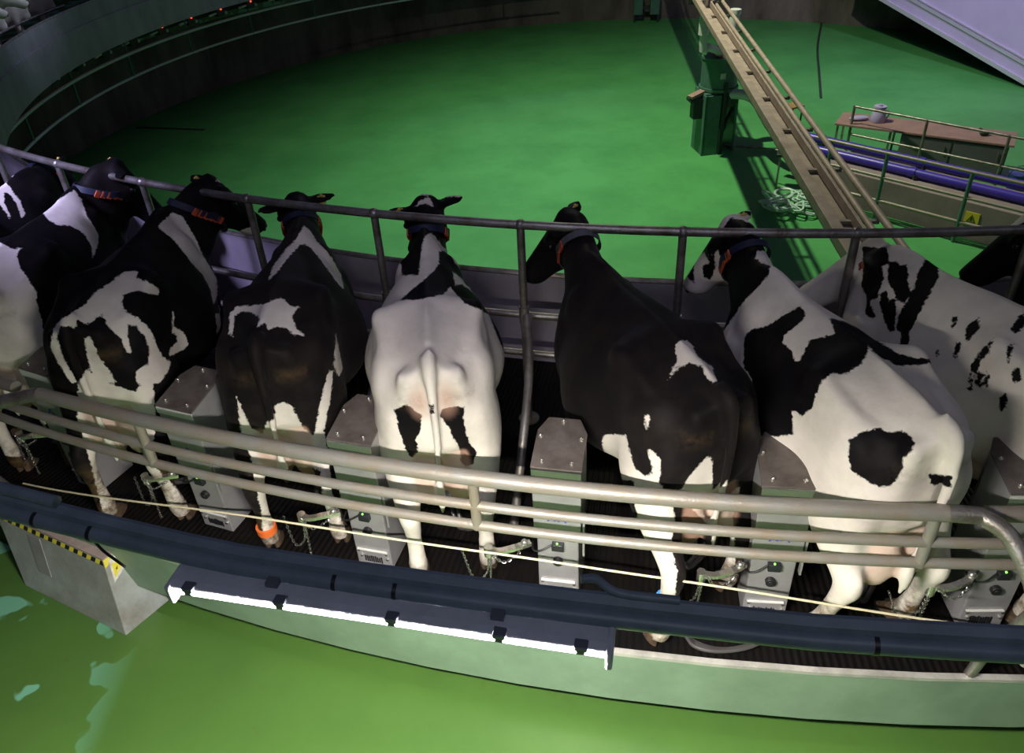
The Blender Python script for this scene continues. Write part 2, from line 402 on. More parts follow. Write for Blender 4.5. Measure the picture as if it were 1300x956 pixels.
# ------------------------------------------------------------------ cows
def sweep(b, pts, radii, up=Vector((0,0,1)), seg=20, flat=None):
    pts = [Vector(p) for p in pts]; n = len(pts); rr = []
    for i in range(n):
        t = (pts[min(i+1,n-1)]-pts[max(i-1,0)]).normalized()
        s = up.cross(t).normalized(); u = t.cross(s)
        w, h = radii[i]
        rr.append([pts[i]+s*(w*cos(2*pi*k/seg))+u*(h*sin(2*pi*k/seg)) for k in range(seg)])
    b.rings(rr)
BODY = [  # x, half profile (half width, height) from the spine down to the belly
 (-.01, [(0,1.34),(.05,1.34),(.12,1.30),(.145,1.18),(.15,1.05),(.13,.92),(.05,.86),(0,.86)]),
 (.06, [(0,1.385),(.04,1.36),(.12,1.29),(.21,1.18),(.24,1.0),(.22,.86),(.10,.76),(0,.75)]),
 (.16, [(0,1.405),(.04,1.375),(.14,1.30),(.26,1.20),(.285,1.0),(.27,.82),(.16,.70),(0,.69)]),
 (.30, [(0,1.42),(.035,1.39),(.17,1.32),(.285,1.20),(.305,1.0),(.28,.80),(.18,.68),(0,.66)]),
 (.44, [(0,1.43),(.035,1.40),(.24,1.355),(.29,1.25),(.305,1.02),(.29,.82),(.20,.69),(0,.64)]),
 (.52, [(0,1.43),(.06,1.412),(.26,1.37),(.285,1.25),(.33,1.02),(.32,.80),(.22,.68),(0,.62)]),
 (.62, [(0,1.43),(.04,1.405),(.17,1.345),(.28,1.22),(.375,.98),(.35,.77),(.22,.63),(0,.59)]),
 (.76, [(0,1.425),(.045,1.405),(.165,1.335),(.30,1.17),(.39,.94),(.36,.73),(.22,.60),(0,.565)]),
 (.92, [(0,1.415),(.04,1.395),(.15,1.32),(.28,1.14),(.355,.92),(.33,.71),(.20,.59),(0,.555)]),
 (1.06, [(0,1.425),(.035,1.40),(.125,1.315),(.235,1.12),(.30,.91),(.27,.72),(.17,.60),(0,.565)]),
 (1.18, [(0,1.45),(.03,1.425),(.11,1.325),(.20,1.11),(.255,.91),(.23,.74),(.14,.63),(0,.595)]),
 (1.30, [(0,1.445),(.03,1.42),(.085,1.31),(.17,1.10),(.22,.92),(.19,.77),(.11,.68),(0,.65)]),
 (1.40, [(0,1.39),(.03,1.36),(.075,1.27),(.14,1.10),(.17,.95),(.14,.83),(.07,.76),(0,.74)]),
 (1.47, [(0,1.28),(.03,1.27),(.05,1.2),(.08,1.08),(.09,.98),(.07,.90),(.03,.86),(0,.85)])]
HIND = [(.23,.155,1.22,.17,.09),(.23,.175,1.05,.235,.125),(.23,.19,.88,.23,.135),(.18,.20,.76,.18,.12),(.08,.20,.63,.125,.092),(-.02,.195,.545,.092,.068),(-.06,.19,.49,.076,.06),(-.06,.188,.42,.060,.050),(-.05,.188,.30,.044,.043),(-.045,.188,.18,.050,.048),(-.04,.188,.125,.058,.054),(-.03,.188,.07,.052,.052),(-.025,.188,.045,.054,.052)]
FORE = [(1.190,.15,1.08,.13,.09),(1.200,.175,.92,.125,.09),(1.200,.175,.78,.10,.08),(1.205,.165,.64,.07,.06),(1.215,.16,.50,.052,.047),(1.220,.158,.43,.055,.052),(1.215,.158,.36,.04,.038),(1.210,.158,.22,.034,.033),(1.210,.158,.14,.043,.042),(1.225,.158,.08,.04,.042),(1.235,.158,.045,.048,.046)]
def make_cow(name, rump, off, poll, nose, label, coat, dirs=None, matk='coat', voxel=.016, tail=None, roll=0., base=0, legs=None, collar='collar', tags=(1,1), eartag=(1,), scale=1.0, width=1.0, bands=(), group='dairy cows standing on the platform', pinkrear=0., detail=True, tailcol=None, blaze=False, mud=.5):
    """rump = (R, deg) of the tail head; off = degrees the cow stands turned left of facing the axis"""
    R, th = rump
    root = empty(name, P(R, th, 0), th+90+off)
    tag(root, label, 'cow', group)
    Mi = (Matrix.Translation(P(R,th,0)) @ Matrix.Rotation(radians(th+90+off), 4, 'Z')).inverted()
    pl = Mi @ P(*poll); no = Mi @ P(*nose)
    b = MB()
    rings = []
    for x, pr in BODY:
        half = cr([(a,c) for a, c in pr], 3)
        half = [(max(0,q[0]), q[1]) for q in half]
        ring = [Vector((x, -q[0]*width, q[1])) for q in half] + [Vector((x, q[0]*width, q[1])) for q in half[-2:0:-1]]
        rings.append(ring)
    # smooth along the length
    arr = np.array([[list(p) for p in r] for r in rings]); sm = cr([r.ravel() for r in arr], 3)
    b.rings([[Vector(p) for p in r.reshape(-1,3)] for r in sm])
    # hook, pin and thurl bones, spine, brisket
    for s in (-1, 1):
        b.sphere((.48, s*.235, 1.335), (.085,.055,.062), 10); b.sphere((.035, s*.120, 1.265), (.055,.045,.06), 10); b.tube([(.46,s*.235,1.335),(.25,s*.205,1.27),(.07,s*.13,1.25)], [.045,.045,.03], 10)
        b.sphere((.27, s*.215, 1.10), (.20,.10,.20), 10); b.sphere((1.15, s*.12, 1.08), (.16,.09,.24), 10)
    b.sphere((1.34,0,.76), (.14,.10,.13), 10)
    b.sphere((.30,0,1.385), (.22,.03,.035), 8)
    # legs
    L_ = dict(hl=(0,0), hr=(0,0), fl=(0,0), fr=(0,0)); L_.update(legs or {})
    hooves = []
    for key, spec, s in (('hl',HIND,1),('hr',HIND,-1),('fl',FORE,1),('fr',FORE,-1)):
        dx, dy = L_[key]; rr = []
        for q in cr(spec, 2):
            x, y, z, rx, ry = q
            k = max(0., min(1., (1.0-z)/.95)); x2 = x+dx*k; y2 = s*(y)+dy*k
            rr.append([Vector((x2+rx*cos(2*pi*j/16), y2+ry*sin(2*pi*j/16), z)) for j in range(16)])
        b.rings(rr)
        if spec is HIND: 
            k = .5; b.tube([(.03+dx*.4, s*.195+dy*.4, .66),(-.11+dx*k, s*.19+dy*k, .560),(-.105+dx*k, s*.19+dy*k,.50)], [.032,.027,.022], 8)
        hooves.append((spec[-1][0]+dx, s*spec[-1][1]+dy))
    # udder
    ud = [((.11,s*.082,.63),(.13,.092,.225)) for s in (-1,1)] + [((.28,s*.08,.64),(.15,.09,.19)) for s in (-1,1)] + [((.46,s*.075,.65),(.15,.085,.15)) for s in (-1,1)]
    for c, r in ud: b.sphere(c, r, 12)
    for s in (-1,1):
        for x, z in ((.11,.415),(.47,.51)): b.tube([(x,s*.08,z+.04),(x,s*.08,z-.035)], [.02,.014], 8)
    # neck
    d = (no-pl).normalized(); up = (Vector((0,0,1)) - d*d.z).normalized(); sd = up.cross(d).normalized()
    if roll:
        Rm = Matrix.Rotation(radians(roll), 3, d); up = Rm @ up; sd = Rm @ sd
    nb = Vector((1.30,0,1.13)); ne = pl - up*.13 + d*.03 
    n0 = [Vector((1.10,0,1.08)), nb, nb.lerp(ne,.5)+Vector((0,0,-.015)), ne, ne + d*.05]
    nr = [(.17,.30),(.145,.27),(.108,.215),(.088,.145),(.07,.09)]
    npts = cr([(*p, *r) for p, r in zip(n0, nr)], 4)
    sweep(b, [V(q) for q in npts], [(q[3],q[4]) for q in npts], up=Vector((0,0,1)))
    # head
    hs = [(-.06,.07,.06),(-.01,.10,.10),(.06,.115,.135),(.14,.122,.150),(.20,.110,.138),(.28,.088,.115),(.36,.078,.096),(.43,.086,.088),(.48,.084,.076),(.51,.060,.055)]
    hq = cr(hs, 2); pts = []; rad = []
    for t, w, h in hq: pts.append(pl + d*t - up*(h*.98)); rad.append((w,h))
    rr = []
    for p, (w,h) in zip(pts, rad):
        rr.append([p + sd*(w*abs(cos(a))**.85*(1 if cos(a)>0 else -1)) + up*(h*abs(sin(a))**.9*(1 if sin(a)>0 else -1)) for a in [2*pi*k/20 for k in range(20)]])
    b.rings(rr)
    b.sphere(pl+d*.0-up*.045, .06, 8)                                   # poll
    for s in (-1,1): b.sphere(pl+d*.13+sd*(s*.095)-up*.05, .042, 8)     # brows
    b.sphere(pl+d*.10-up*.20, (.10,.085,.09), 8)
    # ears
    eartip = []
    for s in (-1,1):
        e0 = pl + d*.02 + sd*(s*.07) - up*.055
        dirn = (sd*s*1.0 - d*.25 + up*(.02) + Vector((0,0,-.12))).normalized()
        leaf = [(0,.028,.025),(.04,.038,.024),(.09,.055,.018),(.14,.05,.015),(.18,.028,.013),(.20,.012,.01)]
        nrm = (d*.55-up*.1).normalized()
        across = dirn.cross(nrm).normalized(); nrm = across.cross(dirn)
        b.rings([[e0+dirn*t + across*(w*cos(2*pi*k/12)) + nrm*(h*sin(2*pi*k/12)) for k in range(12)] for t, w, h in leaf])
        eartip.append((s, e0+dirn*.10, dirn, across, nrm))
    # tail
    tp = tail or [(.06,0,1.39),(-.03,0,1.365),(-.065,0,1.25),(-.07,0,1.05),(-.06,.01,.85),(-.05,.02,.70),(-.045,.02,.58),(-.04,.02,.46)]
    tr = [.04,.036,.031,.026,.022,.022,.033,.015]
    tq = cr([(*p, r) for p, r in zip(tp, tr)], 4)
    b.tube([V(q) for q in tq], [float(q[3]) for q in tq], 10)
    tmp = b.build('cow_tmp', M[matk], smooth=False)
    md = tmp.modifiers.new('r', 'REMESH'); md.mode = 'VOXEL'; md.voxel_size = voxel; md.adaptivity = 0
    ms = tmp.modifiers.new('s', 'SMOOTH'); ms.factor = .5; ms.iterations = 16 if detail else 2
    dg = bpy.context.evaluated_depsgraph_get()
    me = bpy.data.meshes.new_from_object(tmp.evaluated_get(dg)); me.name = 'body'
    old = tmp.data; bpy.data.objects.remove(tmp); bpy.data.meshes.remove(old)
    n = len(me.vertices); co = np.empty(n*3, np.float32); me.vertices.foreach_get('co', co); co = co.reshape(-1,3).astype(float)
    for p in me.polygons: p.use_smooth = True
    # --- coat attribute
    sdv = np.full(n, .3 if base else -.3)
    if coat and dirs:
        ex, ey = proj_axes(dirs)
        uv = np.stack([co @ ex, co @ ey], 1)
        for colr, poly in coat:
            dd = poly_sd(uv, np.array(poly, float)/100.)
            sdv = np.maximum(sdv, dd) if colr else np.minimum(sdv, -dd)
    at = me.attributes.new('coat', 'FLOAT', 'POINT'); at.data.foreach_set('value', sdv.astype(np.float32))
    # --- udder skin, dirt
    pk = np.zeros(n)
    for c, r in ud:
        q = (co-np.array(c))/(np.array(r)*1.10); e = 1-np.sqrt((q**2).sum(1)); pk = np.maximum(pk, np.clip(e*8+.9, 0, 1))
    pk *= np.clip((.88-co[:,2])/.06, 0, 1)*np.clip((.185-np.abs(co[:,1]))/.02, 0, 1)
    pk *= .55
    if pinkrear:
        for s in (-1,1):
            q = np.sqrt(((co-np.array((-.0,s*.062,1.17)))**2*np.array((60,330,90))).sum(1)); pk = np.maximum(pk, pinkrear*np.clip(1.25-q,0,1))
    at = me.attributes.new('pink', 'FLOAT', 'POINT'); at.data.foreach_set('value', pk.astype(np.float32))
    dt = np.clip(np.clip((.20+.32*mud-co[:,2])/.22, 0, 1)*(.5+mud), 0, 1)
    q = np.abs(co[:,2]-1.17); dt = np.maximum(dt, .42*np.clip(1-q/.06,0,1)*np.clip((.10-co[:,0])/.05,0,1)*(np.abs(co[:,1])>.05)*(np.abs(co[:,1])<.2))
    at = me.attributes.new('dirt', 'FLOAT', 'POINT'); at.data.foreach_set('value', dt.astype(np.float32))
    body = bpy.data.objects.new('body', me); COL.objects.link(body); body.parent = root
    # --- hooves
    for hx, hy in hooves:
        h = MB()
        for s in (-1,1):
            h.rings([[Vector((hx+.02+c0+a*cos(t), hy+s*.026+.024*sin(t), z)) for t in [2*pi*k/14 for k in range(14)]] for c0, a, z in ((.028,.068,.0),(.018,.062,.02),(.0,.048,.06),(-.01,.04,.075))])
        h.build('hoof', M['hoof'], root)
    for s in (-1,1):
        e = MB(); e.sphere(pl+d*.155+sd*(s*.112)-up*.072, .022, 8); e.build('eye', M['eye'], root)
    e = MB()
    for s in (-1,1): e.sphere(pl+d*.505+sd*(s*.042)-up*.06, (.018,.018,.018), 6)
    e.sphere(pl+d*.485-up*.06, (.044,.062,.036), 8); e.build('muzzle', M['nose'], root)
    if not detail: return root
    for i in range(2):
        s, e0, dirn, across, nrm = eartip[i]
        if s in eartag:
            e = MB(); c = e0 - nrm*.022
            e.bar(c, c-Vector((0,0,.065))-nrm*.01, .05, .006, up=nrm.cross(Vector((0,0,1))).cross(Vector((0,0,1))))
            e.sphere(c, .012, 6); e.build('ear_tag', M['tagyel'], root)
    # --- collar
    if collar:
        p0 = nb.lerp(ne,.74)+Vector((0,0,.01)); tdir = (ne-nb).normalized(); s_ = Vector((0,0,1)).cross(tdir).normalized(); u_ = tdir.cross(s_)
        ring = []
        for k in range(36):
            a = 2*pi*k/36
            w, h = .118, .20
            off_ = -.02 if sin(a) > 0 else -.055*(-sin(a))
            c = p0 + s_*(w*cos(a)) + u_*(h*sin(a)) + Vector((0,0,off_)) + tdir*(-.05*sin(a))
            o_ = (s_*cos(a)+u_*sin(a)).normalized()
            ring.append([c-tdir*.022+o_*.004, c+tdir*.022+o_*.004, c+tdir*.022+o_*.012, c-tdir*.022+o_*.012])
        c_ = MB(); c_.rings(ring, closed=True); col = c_.build('collar', M[collar], root)
        for i, s in enumerate((1,-1)):
            if not tags[i]: continue
            t_ = MB(); c = p0 + s_*(s*.122) + Vector((0,0,-.03))
            for j in range(-3,3):
                c2 = c + u_*(.038*j+.02) - s_*(s*.004*abs(j)) - tdir*(.05*(j*.2+.1))
                t_.bar(c2-u_*.018, c2+u_*.018, .014, .05, up=s_.cross(u_))
            t_.build('collar_tag', M['orange'], col, bevel=.004)
        e = MB(); e.sphere(p0 - u_*.235 - Vector((0,0,.02)), (.035,.025,.03), 8); e.build('collar_weight', M['collar'], col)
    for (which, mk, z) in bands:
        i = {'hl':0,'hr':1}[which]; dx, dy = L_[which]; s = 1 if which == 'hl' else -1
        e = MB(); k = (1-z)/.95
        e.tube([(-.045+dx*k, s*.188+dy*k, z-.022),(-.048+dx*k, s*.188+dy*k, z+.022)], .056, 16); e.build('leg_band', M[mk], root)
    return root

def proj_axes(dirn):
    n_ = Vector(dirn).normalized(); ex = Vector((0,0,1)).cross(n_).normalized(); ey = n_.cross(ex)
    return np.array(ex), np.array(ey)
def poly_sd(p, poly):
    """signed distance of the points p to the outline poly, positive inside"""
    dmin = np.full(len(p), 1e9); inside = np.zeros(len(p), bool); m = len(poly)
    for i in range(m):
        a = poly[i]; b_ = poly[(i+1) % m]; e = b_-a; w = p-a
        t = np.clip((w@e)/max(e@e,1e-12), 0, 1)[:,None]
        dmin = np.minimum(dmin, np.sqrt(((w-e*t)**2).sum(1)))
        c = ((a[1] <= p[:,1]) != (b_[1] <= p[:,1]))
        with np.errstate(divide='ignore', invalid='ignore'):
            xx = a[0] + (p[:,1]-a[1])*e[0]/(e[1] if abs(e[1]) > 1e-12 else 1e-12)
        inside ^= c & (p[:,0] < xx)
    return np.where(inside, dmin, -dmin)

#COATS-BEGIN
# patch outlines of each coat, in cm across and up the animal as seen along the given direction in its own frame
COATS = {
 'I': ((-0.24199999868869781, 0.8560000061988831, 0.4569999873638153), [(0,[(-161,138),(-158,147),(-155,154),(-141,158),(-139,151),(-153,145)])]),
 'E': ((-0.8429999947547913, -0.03999999910593033, 0.5370000004768372), [(1,[(-14,216),(33,212),(28,176),(16,180),(11,188),(6,185),(4,179),(0,161),(-9,163),(-13,205)]),(0,[(3,207),(2,207),(6,210),(12,213),(14,205),(9,208)]),(1,[(13,175),(18,177),(22,168),(29,159),(35,148),(44,130),(47,114),(46,108),(42,114),(38,124),(36,136),(27,139),(21,143),(18,149),(16,152),(11,148),(0,147),(-11,148),(-6,152),(2,157),(8,162),(12,167)]),(0,[(19,162),(25,158),(31,152),(35,147),(40,138),(43,130),(40,135),(35,142),(29,149),(23,154),(19,153)]),(1,[(-19,96),(-12,98),(-9,94),(-6,92),(-8,83),(-11,79),(-10,78),(-11,72),(-14,69),(-16,73),(-17,80),(-18,86),(-18,91)]),(1,[(2,91),(5,94),(15,93),(13,87),(14,79),(15,73),(18,68),(16,62),(13,61),(10,63),(10,69),(8,76),(6,83),(4,87)]),(1,[(-2,97),(0,97),(0,93),(-2,93)])]),
 'D': ((-0.8330000042915344, -0.24699999392032623, 0.49399998784065247), [(0,[(38,180),(42,176),(43,170),(49,160),(54,147),(51,137),(48,142),(44,153),(40,163),(36,168),(33,168),(26,162),(17,153),(11,149),(16,158),(24,166),(32,172)]),(0,[(-13,126),(-12,130),(-11,136),(-7,139),(0,138),(6,137),(11,138),(16,139),(20,133),(24,132),(21,130),(19,128),(20,122),(23,117),(18,119),(15,123),(11,125),(7,124),(6,128),(2,126),(4,131),(-1,135),(-6,136),(-9,134),(-11,124)]),(0,[(31,97),(33,96),(29,84),(24,73),(21,65),(20,56),(17,31),(14,35),(17,57),(16,65),(24,85)]),(0,[(39,114),(39,94),(35,92),(34,99)]),(0,[(1,86),(5,87),(9,84),(10,78),(12,69),(15,65),(22,65),(18,31),(22,-15),(5,-9),(13,32),(15,46),(-5,50),(-13,-12),(-28,-7),(-20,30),(-19,45),(-18,62),(-20,72),(-18,82),(-16,95),(-15,85),(-14,76),(-9,71),(-5,78),(-1,80)])]),
 'C': ((-0.7739999890327454, -0.45500001311302185, 0.4399999976158142), [(0,[(62,167),(72,173),(77,169),(81,152),(82,137),(85,125),(82,114),(75,110),(77,119),(76,129),(71,140),(69,147),(66,155),(60,165)]),(0,[(74,104),(81,102),(81,108),(77,96),(71,91)]),(0,[(121,160),(124,156),(120,145),(102,145),(99,150),(117,153),(124,152)]),(0,[(104,187),(111,184),(112,187),(107,189)]),(0,[(-9,119),(-7,124),(4,128),(10,130),(16,135),(24,138),(33,142),(40,141),(38,137),(43,133),(47,128),(46,125),(41,127),(37,130),(29,130),(27,126),(27,121),(32,116),(35,110),(36,105),(36,98),(37,91),(40,87),(37,83),(31,78),(20,83),(22,89),(29,91),(32,98),(32,105),(30,112),(26,114),(24,108),(23,99),(21,101),(21,108),(17,116),(16,123),(12,121),(8,120),(5,124),(2,119),(2,121),(-3,123),(-7,118),(-8,110),(-8,103),(-7,92),(-10,92),(-12,106),(-12,114)]),(0,[(5,114),(8,114),(8,104),(10,94),(11,86),(1,89),(2,100)]),(0,[(50,114),(50,110),(48,105),(52,100),(53,92),(49,90),(42,90),(40,90),(42,94),(47,96),(48,99),(46,102),(48,108)]),(0,[(-7,90),(0,98),(4,90),(11,84),(18,78),(23,82),(30,88),(23,61),(13,37),(20,15),(27,-29),(-3,-21),(4,19),(-4,25),(-10,-3),(-24,3),(-17,45),(-15,72)])]),
 'B': ((-0.7360000014305115, -0.5569999814033508, 0.38600000739097595), [(0,[(52,160),(76,169),(78,162),(77,150),(79,137),(76,130),(69,122),(71,130),(70,139),(64,146),(57,148),(54,152)]),(0,[(-23,161),(24,146),(29,140),(34,139),(30,136),(29,128),(31,120),(32,111),(30,106),(28,91),(20,63),(-3,9),(-68,43)])]),
 'A': ((-0.6650000214576721, -0.6610000133514404, 0.3490000069141388), [(0,[(74,170),(78,166),(81,164),(80,162),(77,163),(74,159),(75,154),(77,144),(76,134),(73,133),(74,142),(73,150),(70,153),(67,145),(67,136),(66,134),(65,140),(64,145),(57,152),(65,172)])]),
 'F': ((-0.7049999833106995, 0.4129999876022339, 0.5759999752044678), [(0,[(-21,133),(-19,135),(-15,135),(-13,132),(-12,128),(-7,125),(-5,124),(-5,121),(-4,118),(-6,117),(-9,121),(-10,124),(-15,125),(-19,123),(-22,119),(-25,114),(-22,122),(-20,126),(-21,130)]),(0,[(-33,101),(-31,101),(-31,94),(-33,96)]),(0,[(-53,85),(-51,88),(-41,90),(-38,81),(-36,76),(-31,73),(-28,76),(-31,85),(-30,87),(-25,82),(-25,71),(-20,66),(-17,55),(-18,41),(-15,31),(-14,-14),(-37,-16),(-27,23),(-31,37),(-36,65),(-36,70),(-44,68),(-51,71)]),(0,[(-16,68),(-11,78),(-5,85),(-3,84),(-1,67),(4,75),(6,64),(13,69),(11,53),(18,13),(21,-3),(2,2),(5,14),(0,50),(-8,57)])]),
 'G': ((-0.6150000095367432, 0.5410000085830688, 0.5740000009536743), [(1,[(-133,193),(-127,209),(-89,212),(-83,195),(-90,184),(-95,182),(-95,177),(-85,173),(-85,168),(-89,161),(-96,152),(-101,142),(-104,137),(-106,153),(-111,150),(-137,166),(-133,181)]),(0,[(-127,203),(-122,207),(-95,208),(-93,197),(-104,199),(-115,201),(-118,194),(-126,196)]),(0,[(-135,178),(-128,181),(-123,175),(-128,173),(-126,167),(-122,166),(-120,171),(-119,173),(-121,179),(-119,182),(-116,178),(-115,169),(-108,156),(-116,152),(-131,160)]),(1,[(-87,139),(-79,142),(-72,149),(-66,154),(-63,151),(-63,147),(-70,138),(-70,135),(-65,132),(-62,127),(-60,128),(-58,138),(-48,143),(-52,150),(-44,150),(-36,148),(-29,143),(-21,139),(-14,139),(-9,140),(-6,139),(-13,136),(-22,134),(-31,137),(-34,140),(-34,136),(-35,132),(-40,126),(-46,125),(-49,121),(-50,116),(-50,109),(-54,104),(-59,106),(-56,95),(-62,92),(-70,89),(-76,104),(-81,116),(-86,119),(-89,129),(-90,135)]),(1,[(-33,93),(-34,100),(-30,104),(-26,106),(-24,108),(-22,106),(-15,108),(-12,106),(-11,102),(-14,98),(-13,92),(-15,86),(-18,84),(-23,84),(-27,86),(-31,88)]),(1,[(-3,93),(4,95),(5,91),(-1,89)])]),
 'H': ((-0.4339999854564667, 0.7409999966621399, 0.5120000243186951), [(1,[(-132,154),(-117,155),(-113,147),(-116,144),(-113,138),(-113,127),(-117,125),(-111,118),(-113,116),(-117,118),(-119,127),(-124,132),(-127,144)]),(1,[(-113,147),(-110,149),(-108,146),(-105,148),(-102,143),(-101,139),(-98,134),(-99,128),(-103,129),(-106,133),(-110,136),(-113,143)]),(1,[(-97,152),(-91,153),(-88,145),(-89,136),(-90,128),(-91,120),(-92,114),(-89,103),(-93,102),(-96,113),(-99,114),(-100,122),(-98,131),(-97,139),(-98,144)]),(1,[(-112,130),(-109,132),(-107,127),(-105,130),(-102,124),(-99,113),(-102,112),(-107,118),(-111,125)]),(1,[(-75,122),(-76,126),(-74,127),(-73,123),(-74,121)]),(1,[(-68,118),(-69,124),(-65,130),(-64,124),(-66,117)]),(1,[(-70,108),(-71,115),(-69,116),(-68,111),(-69,107)]),(1,[(-61,101),(-62,108),(-59,118),(-57,121),(-57,115),(-59,109),(-59,104)]),(1,[(-60,95),(-61,102),(-59,99),(-58,95)]),(1,[(-58,99),(-59,105),(-57,105),(-55,98)]),(1,[(-55,100),(-56,106),(-54,105),(-53,99)]),(1,[(-50,114),(-51,119),(-49,121),(-49,115),(-49,112)]),(1,[(-46,107),(-46,111),(-44,111),(-42,106),(-44,104)]),(1,[(-47,94),(-47,99),(-45,99),(-44,93),(-45,90)]),(1,[(-52,127),(-51,132),(-49,137),(-47,130),(-50,125)]),(1,[(-78,109),(-78,111),(-76,108),(-77,106)])]),
}
#COATS-END
def cdat(k):
    c = COATS.get(k); return dict(coat=c[1], dirs=c[0]) if c else dict(coat=None, dirs=None)
COWS = {}
COWS['A'] = make_cow('cow', (13.50,-31.2), 22, (11.95,-35.5,1.28), (11.85,-34.2,1.0), 'dark cow with white shoulder streaks at the left edge, topmost of the row', base=1, tags=(0,1), **cdat('A'))
COWS['B'] = make_cow('cow', (13.55,-27.9), 24, (12.05,-29.8,1.50), (11.90,-29.4,1.10), 'black cow with white shoulder band and pale rump cut by the left edge', base=1, tags=(0,1), **cdat('B'))
COWS['C'] = make_cow('cow', (13.63,-24.0), 22, (12.03,-25.7,1.49), (11.80,-25.3,1.13), 'black and white cow with blotched rump turning its head to the right', base=1, tags=(0,1), legs=dict(hl=(0,.02),hr=(-.02,-.05)), mud=1.0, **cdat('C'))
COWS['D'] = make_cow('cow', (13.51,-19.5), 21, (11.98,-22.9,1.42), (11.72,-24.3,.98), 'dark cow with a white saddle patch and white V on its shoulders', base=1, eartag=(-1,), tags=(1,1), bands=(('hl','legorange',.17),), legs=dict(hl=(0.0,.02)), matk='coat_dusty', mud=.6, **cdat('D'))
COWS['E'] = make_cow('cow', (13.50,-15.75), 20, (11.95,-18.5,1.47), (11.74,-19.4,1.02), 'mostly white cow with black shoulder patches and strongly lit rump', base=0, eartag=(1,), tags=(1,1), pinkrear=.6, mud=.25, **cdat('E'))
COWS['F'] = make_cow('cow', (13.56,-10.2), 29, (11.98,-14.3,1.44), (11.95,-15.6,1.00), 'almost black cow with a small white patch at the tail head', base=1, matk='coat_dusty', mud=.8, eartag=(-1,), collar='collar_grey', tags=(1,0), bands=(('hl','legblue',.30),), legs=dict(hl=(-.07,.10),hr=(.08,0)), **cdat('F'))
COWS['G'] = make_cow('cow', (13.73,-6.75), 21, (11.99,-9.75,1.43), (11.90,-10.55,1.02), 'cow with pale rump carrying one round black patch, head turned left', base=0, eartag=(-1,), tags=(1,0), mud=.75, legs=dict(hl=(.20,.07),hr=(.14,-.02)), **cdat('G'))
COWS['H'] = make_cow('cow', (13.45,-3.0), 26, (12.05,-6.0,1.33), (11.95,-7.3,.98), 'white cow with small black spots along its side and white face', base=0, tags=(1,0), eartag=(1,), **cdat('H'))
COWS['I'] = make_cow('cow', (13.45,1.3), 26, (12.05,-2.0,1.50), (11.93,-3.05,1.05), 'black shoulder and neck of a cow at the right edge behind the spotted cow', base=1, **cdat('I'))
fc = make_cow('cow', (13.45,-76), 20, (12.0,-78.5,1.40), (11.62,-79.5,1.05), 'x', base=0, voxel=.03, detail=False, group='cows far round the platform', **cdat('X'))
def far_cows():
    for i, a in enumerate((-71.0,-75.4,-79.7,-84.1,-88.4,-92.8)):
        o = fc if i == 0 else copy_tree(fc)
        o.location = P(13.45, a); o.rotation_euler = (0,0,radians(a+90+20))
        tag(o, 'blurred pale cow far round the platform in the top left corner', 'cow', 'cows far round the platform')
far_cows()

# ------------------------------------------------------------------ rump rail in front of the cabinets
rr_ = empty('rump_rail')
tag(rr_, 'heavy cream pipe railing with two thinner rails behind the cows\' hind legs', 'railing')
RR = 13.83
b = MB()
top = [P(13.85,-27.35,.0), P(13.93,-27.4,.25), P(14.02,-27.3,.55), P(14.02,-26.9,.74), P(13.96,-26.2,.90), P(13.88,-25.2,1.0)]
top = [V(p) for p in cr(top, 5)][:-1]
mid = arc_pts(RR, -24.6, -6.6, 1.03, .4)
end = [P(RR+.01,-6.1,1.03), P(13.92,-5.75,1.0), P(14.05,-5.45,.86), P(14.12,-5.3,.66), P(14.12,-5.25,.5)]
end = [V(p) for p in cr(end, 5)]
b.tube(mid, .036, 16); b.build('top_rail', M['rail'], rr_)
b = MB(); b.tube(top[::1]+[P(RR,-24.6,1.03)], .036, 16); b.build('end_bend', M['duct'] if False else M['galv'], rr_)
b = MB(); b.tube([P(RR,-6.6,1.03)]+end, .036, 16); b.build('end_bend', M['galv'], rr_)
for h in (.86,.735):
    b = MB(); b.tube(arc_pts(RR, -34, 4, h, .5), .0235, 12); b.build('lower_rail', M['rail'], rr_)
for a in (-21.9,-14.6,-6.75):
    b = MB(); b.cyl(P(RR,a,1.03), P(RR,a,.72), .024, 12); b.build('upright', M['rail'], rr_)
b = MB(); b.tube([P(14.08,-5.35,.78), P(13.9,-5.2,.25), P(13.85,-5.15,.0)], .025, 12); b.build('foot_post', M['galv'], rr_)
o2 = empty('rump_rail'); tag(o2, 'next heavy pipe rail starting behind the left railing bend', 'railing')
b = MB(); b.tube(arc_pts(13.80, -36, -25.6, .99, .5), .034, 14); b.build('top_rail', M['rail'], o2)
b = MB(); b.cyl(P(13.80,-33,.99), P(13.80,-33,0), .026, 12); b.build('foot_post', M['rail'], o2)
o3 = empty('rump_rail'); tag(o3, 'next heavy pipe rail running off the right edge', 'railing')
b = MB(); b.tube(arc_pts(13.80, -5.9, 5, 1.0, .5), .034, 14); b.build('top_rail', M['rail'], o3)
b = MB(); b.cyl(P(13.80,2,1.0), P(13.80,2,0), .026, 12); b.build('foot_post', M['rail'], o3)
b = MB()
pts = [(-27.4,.13),(-20.6,.45),(-15.1,.53),(-11.7,.51),(-9.1,.45),(-5.3,.30)]
b.tube([P(13.81, float(q[0]), float(q[1])) for q in cr(pts, 8)], .0055, 8)
tag(b.build('rope', M['rope']), 'thin cream rope stretched along behind the cows\' hooves', 'rope')

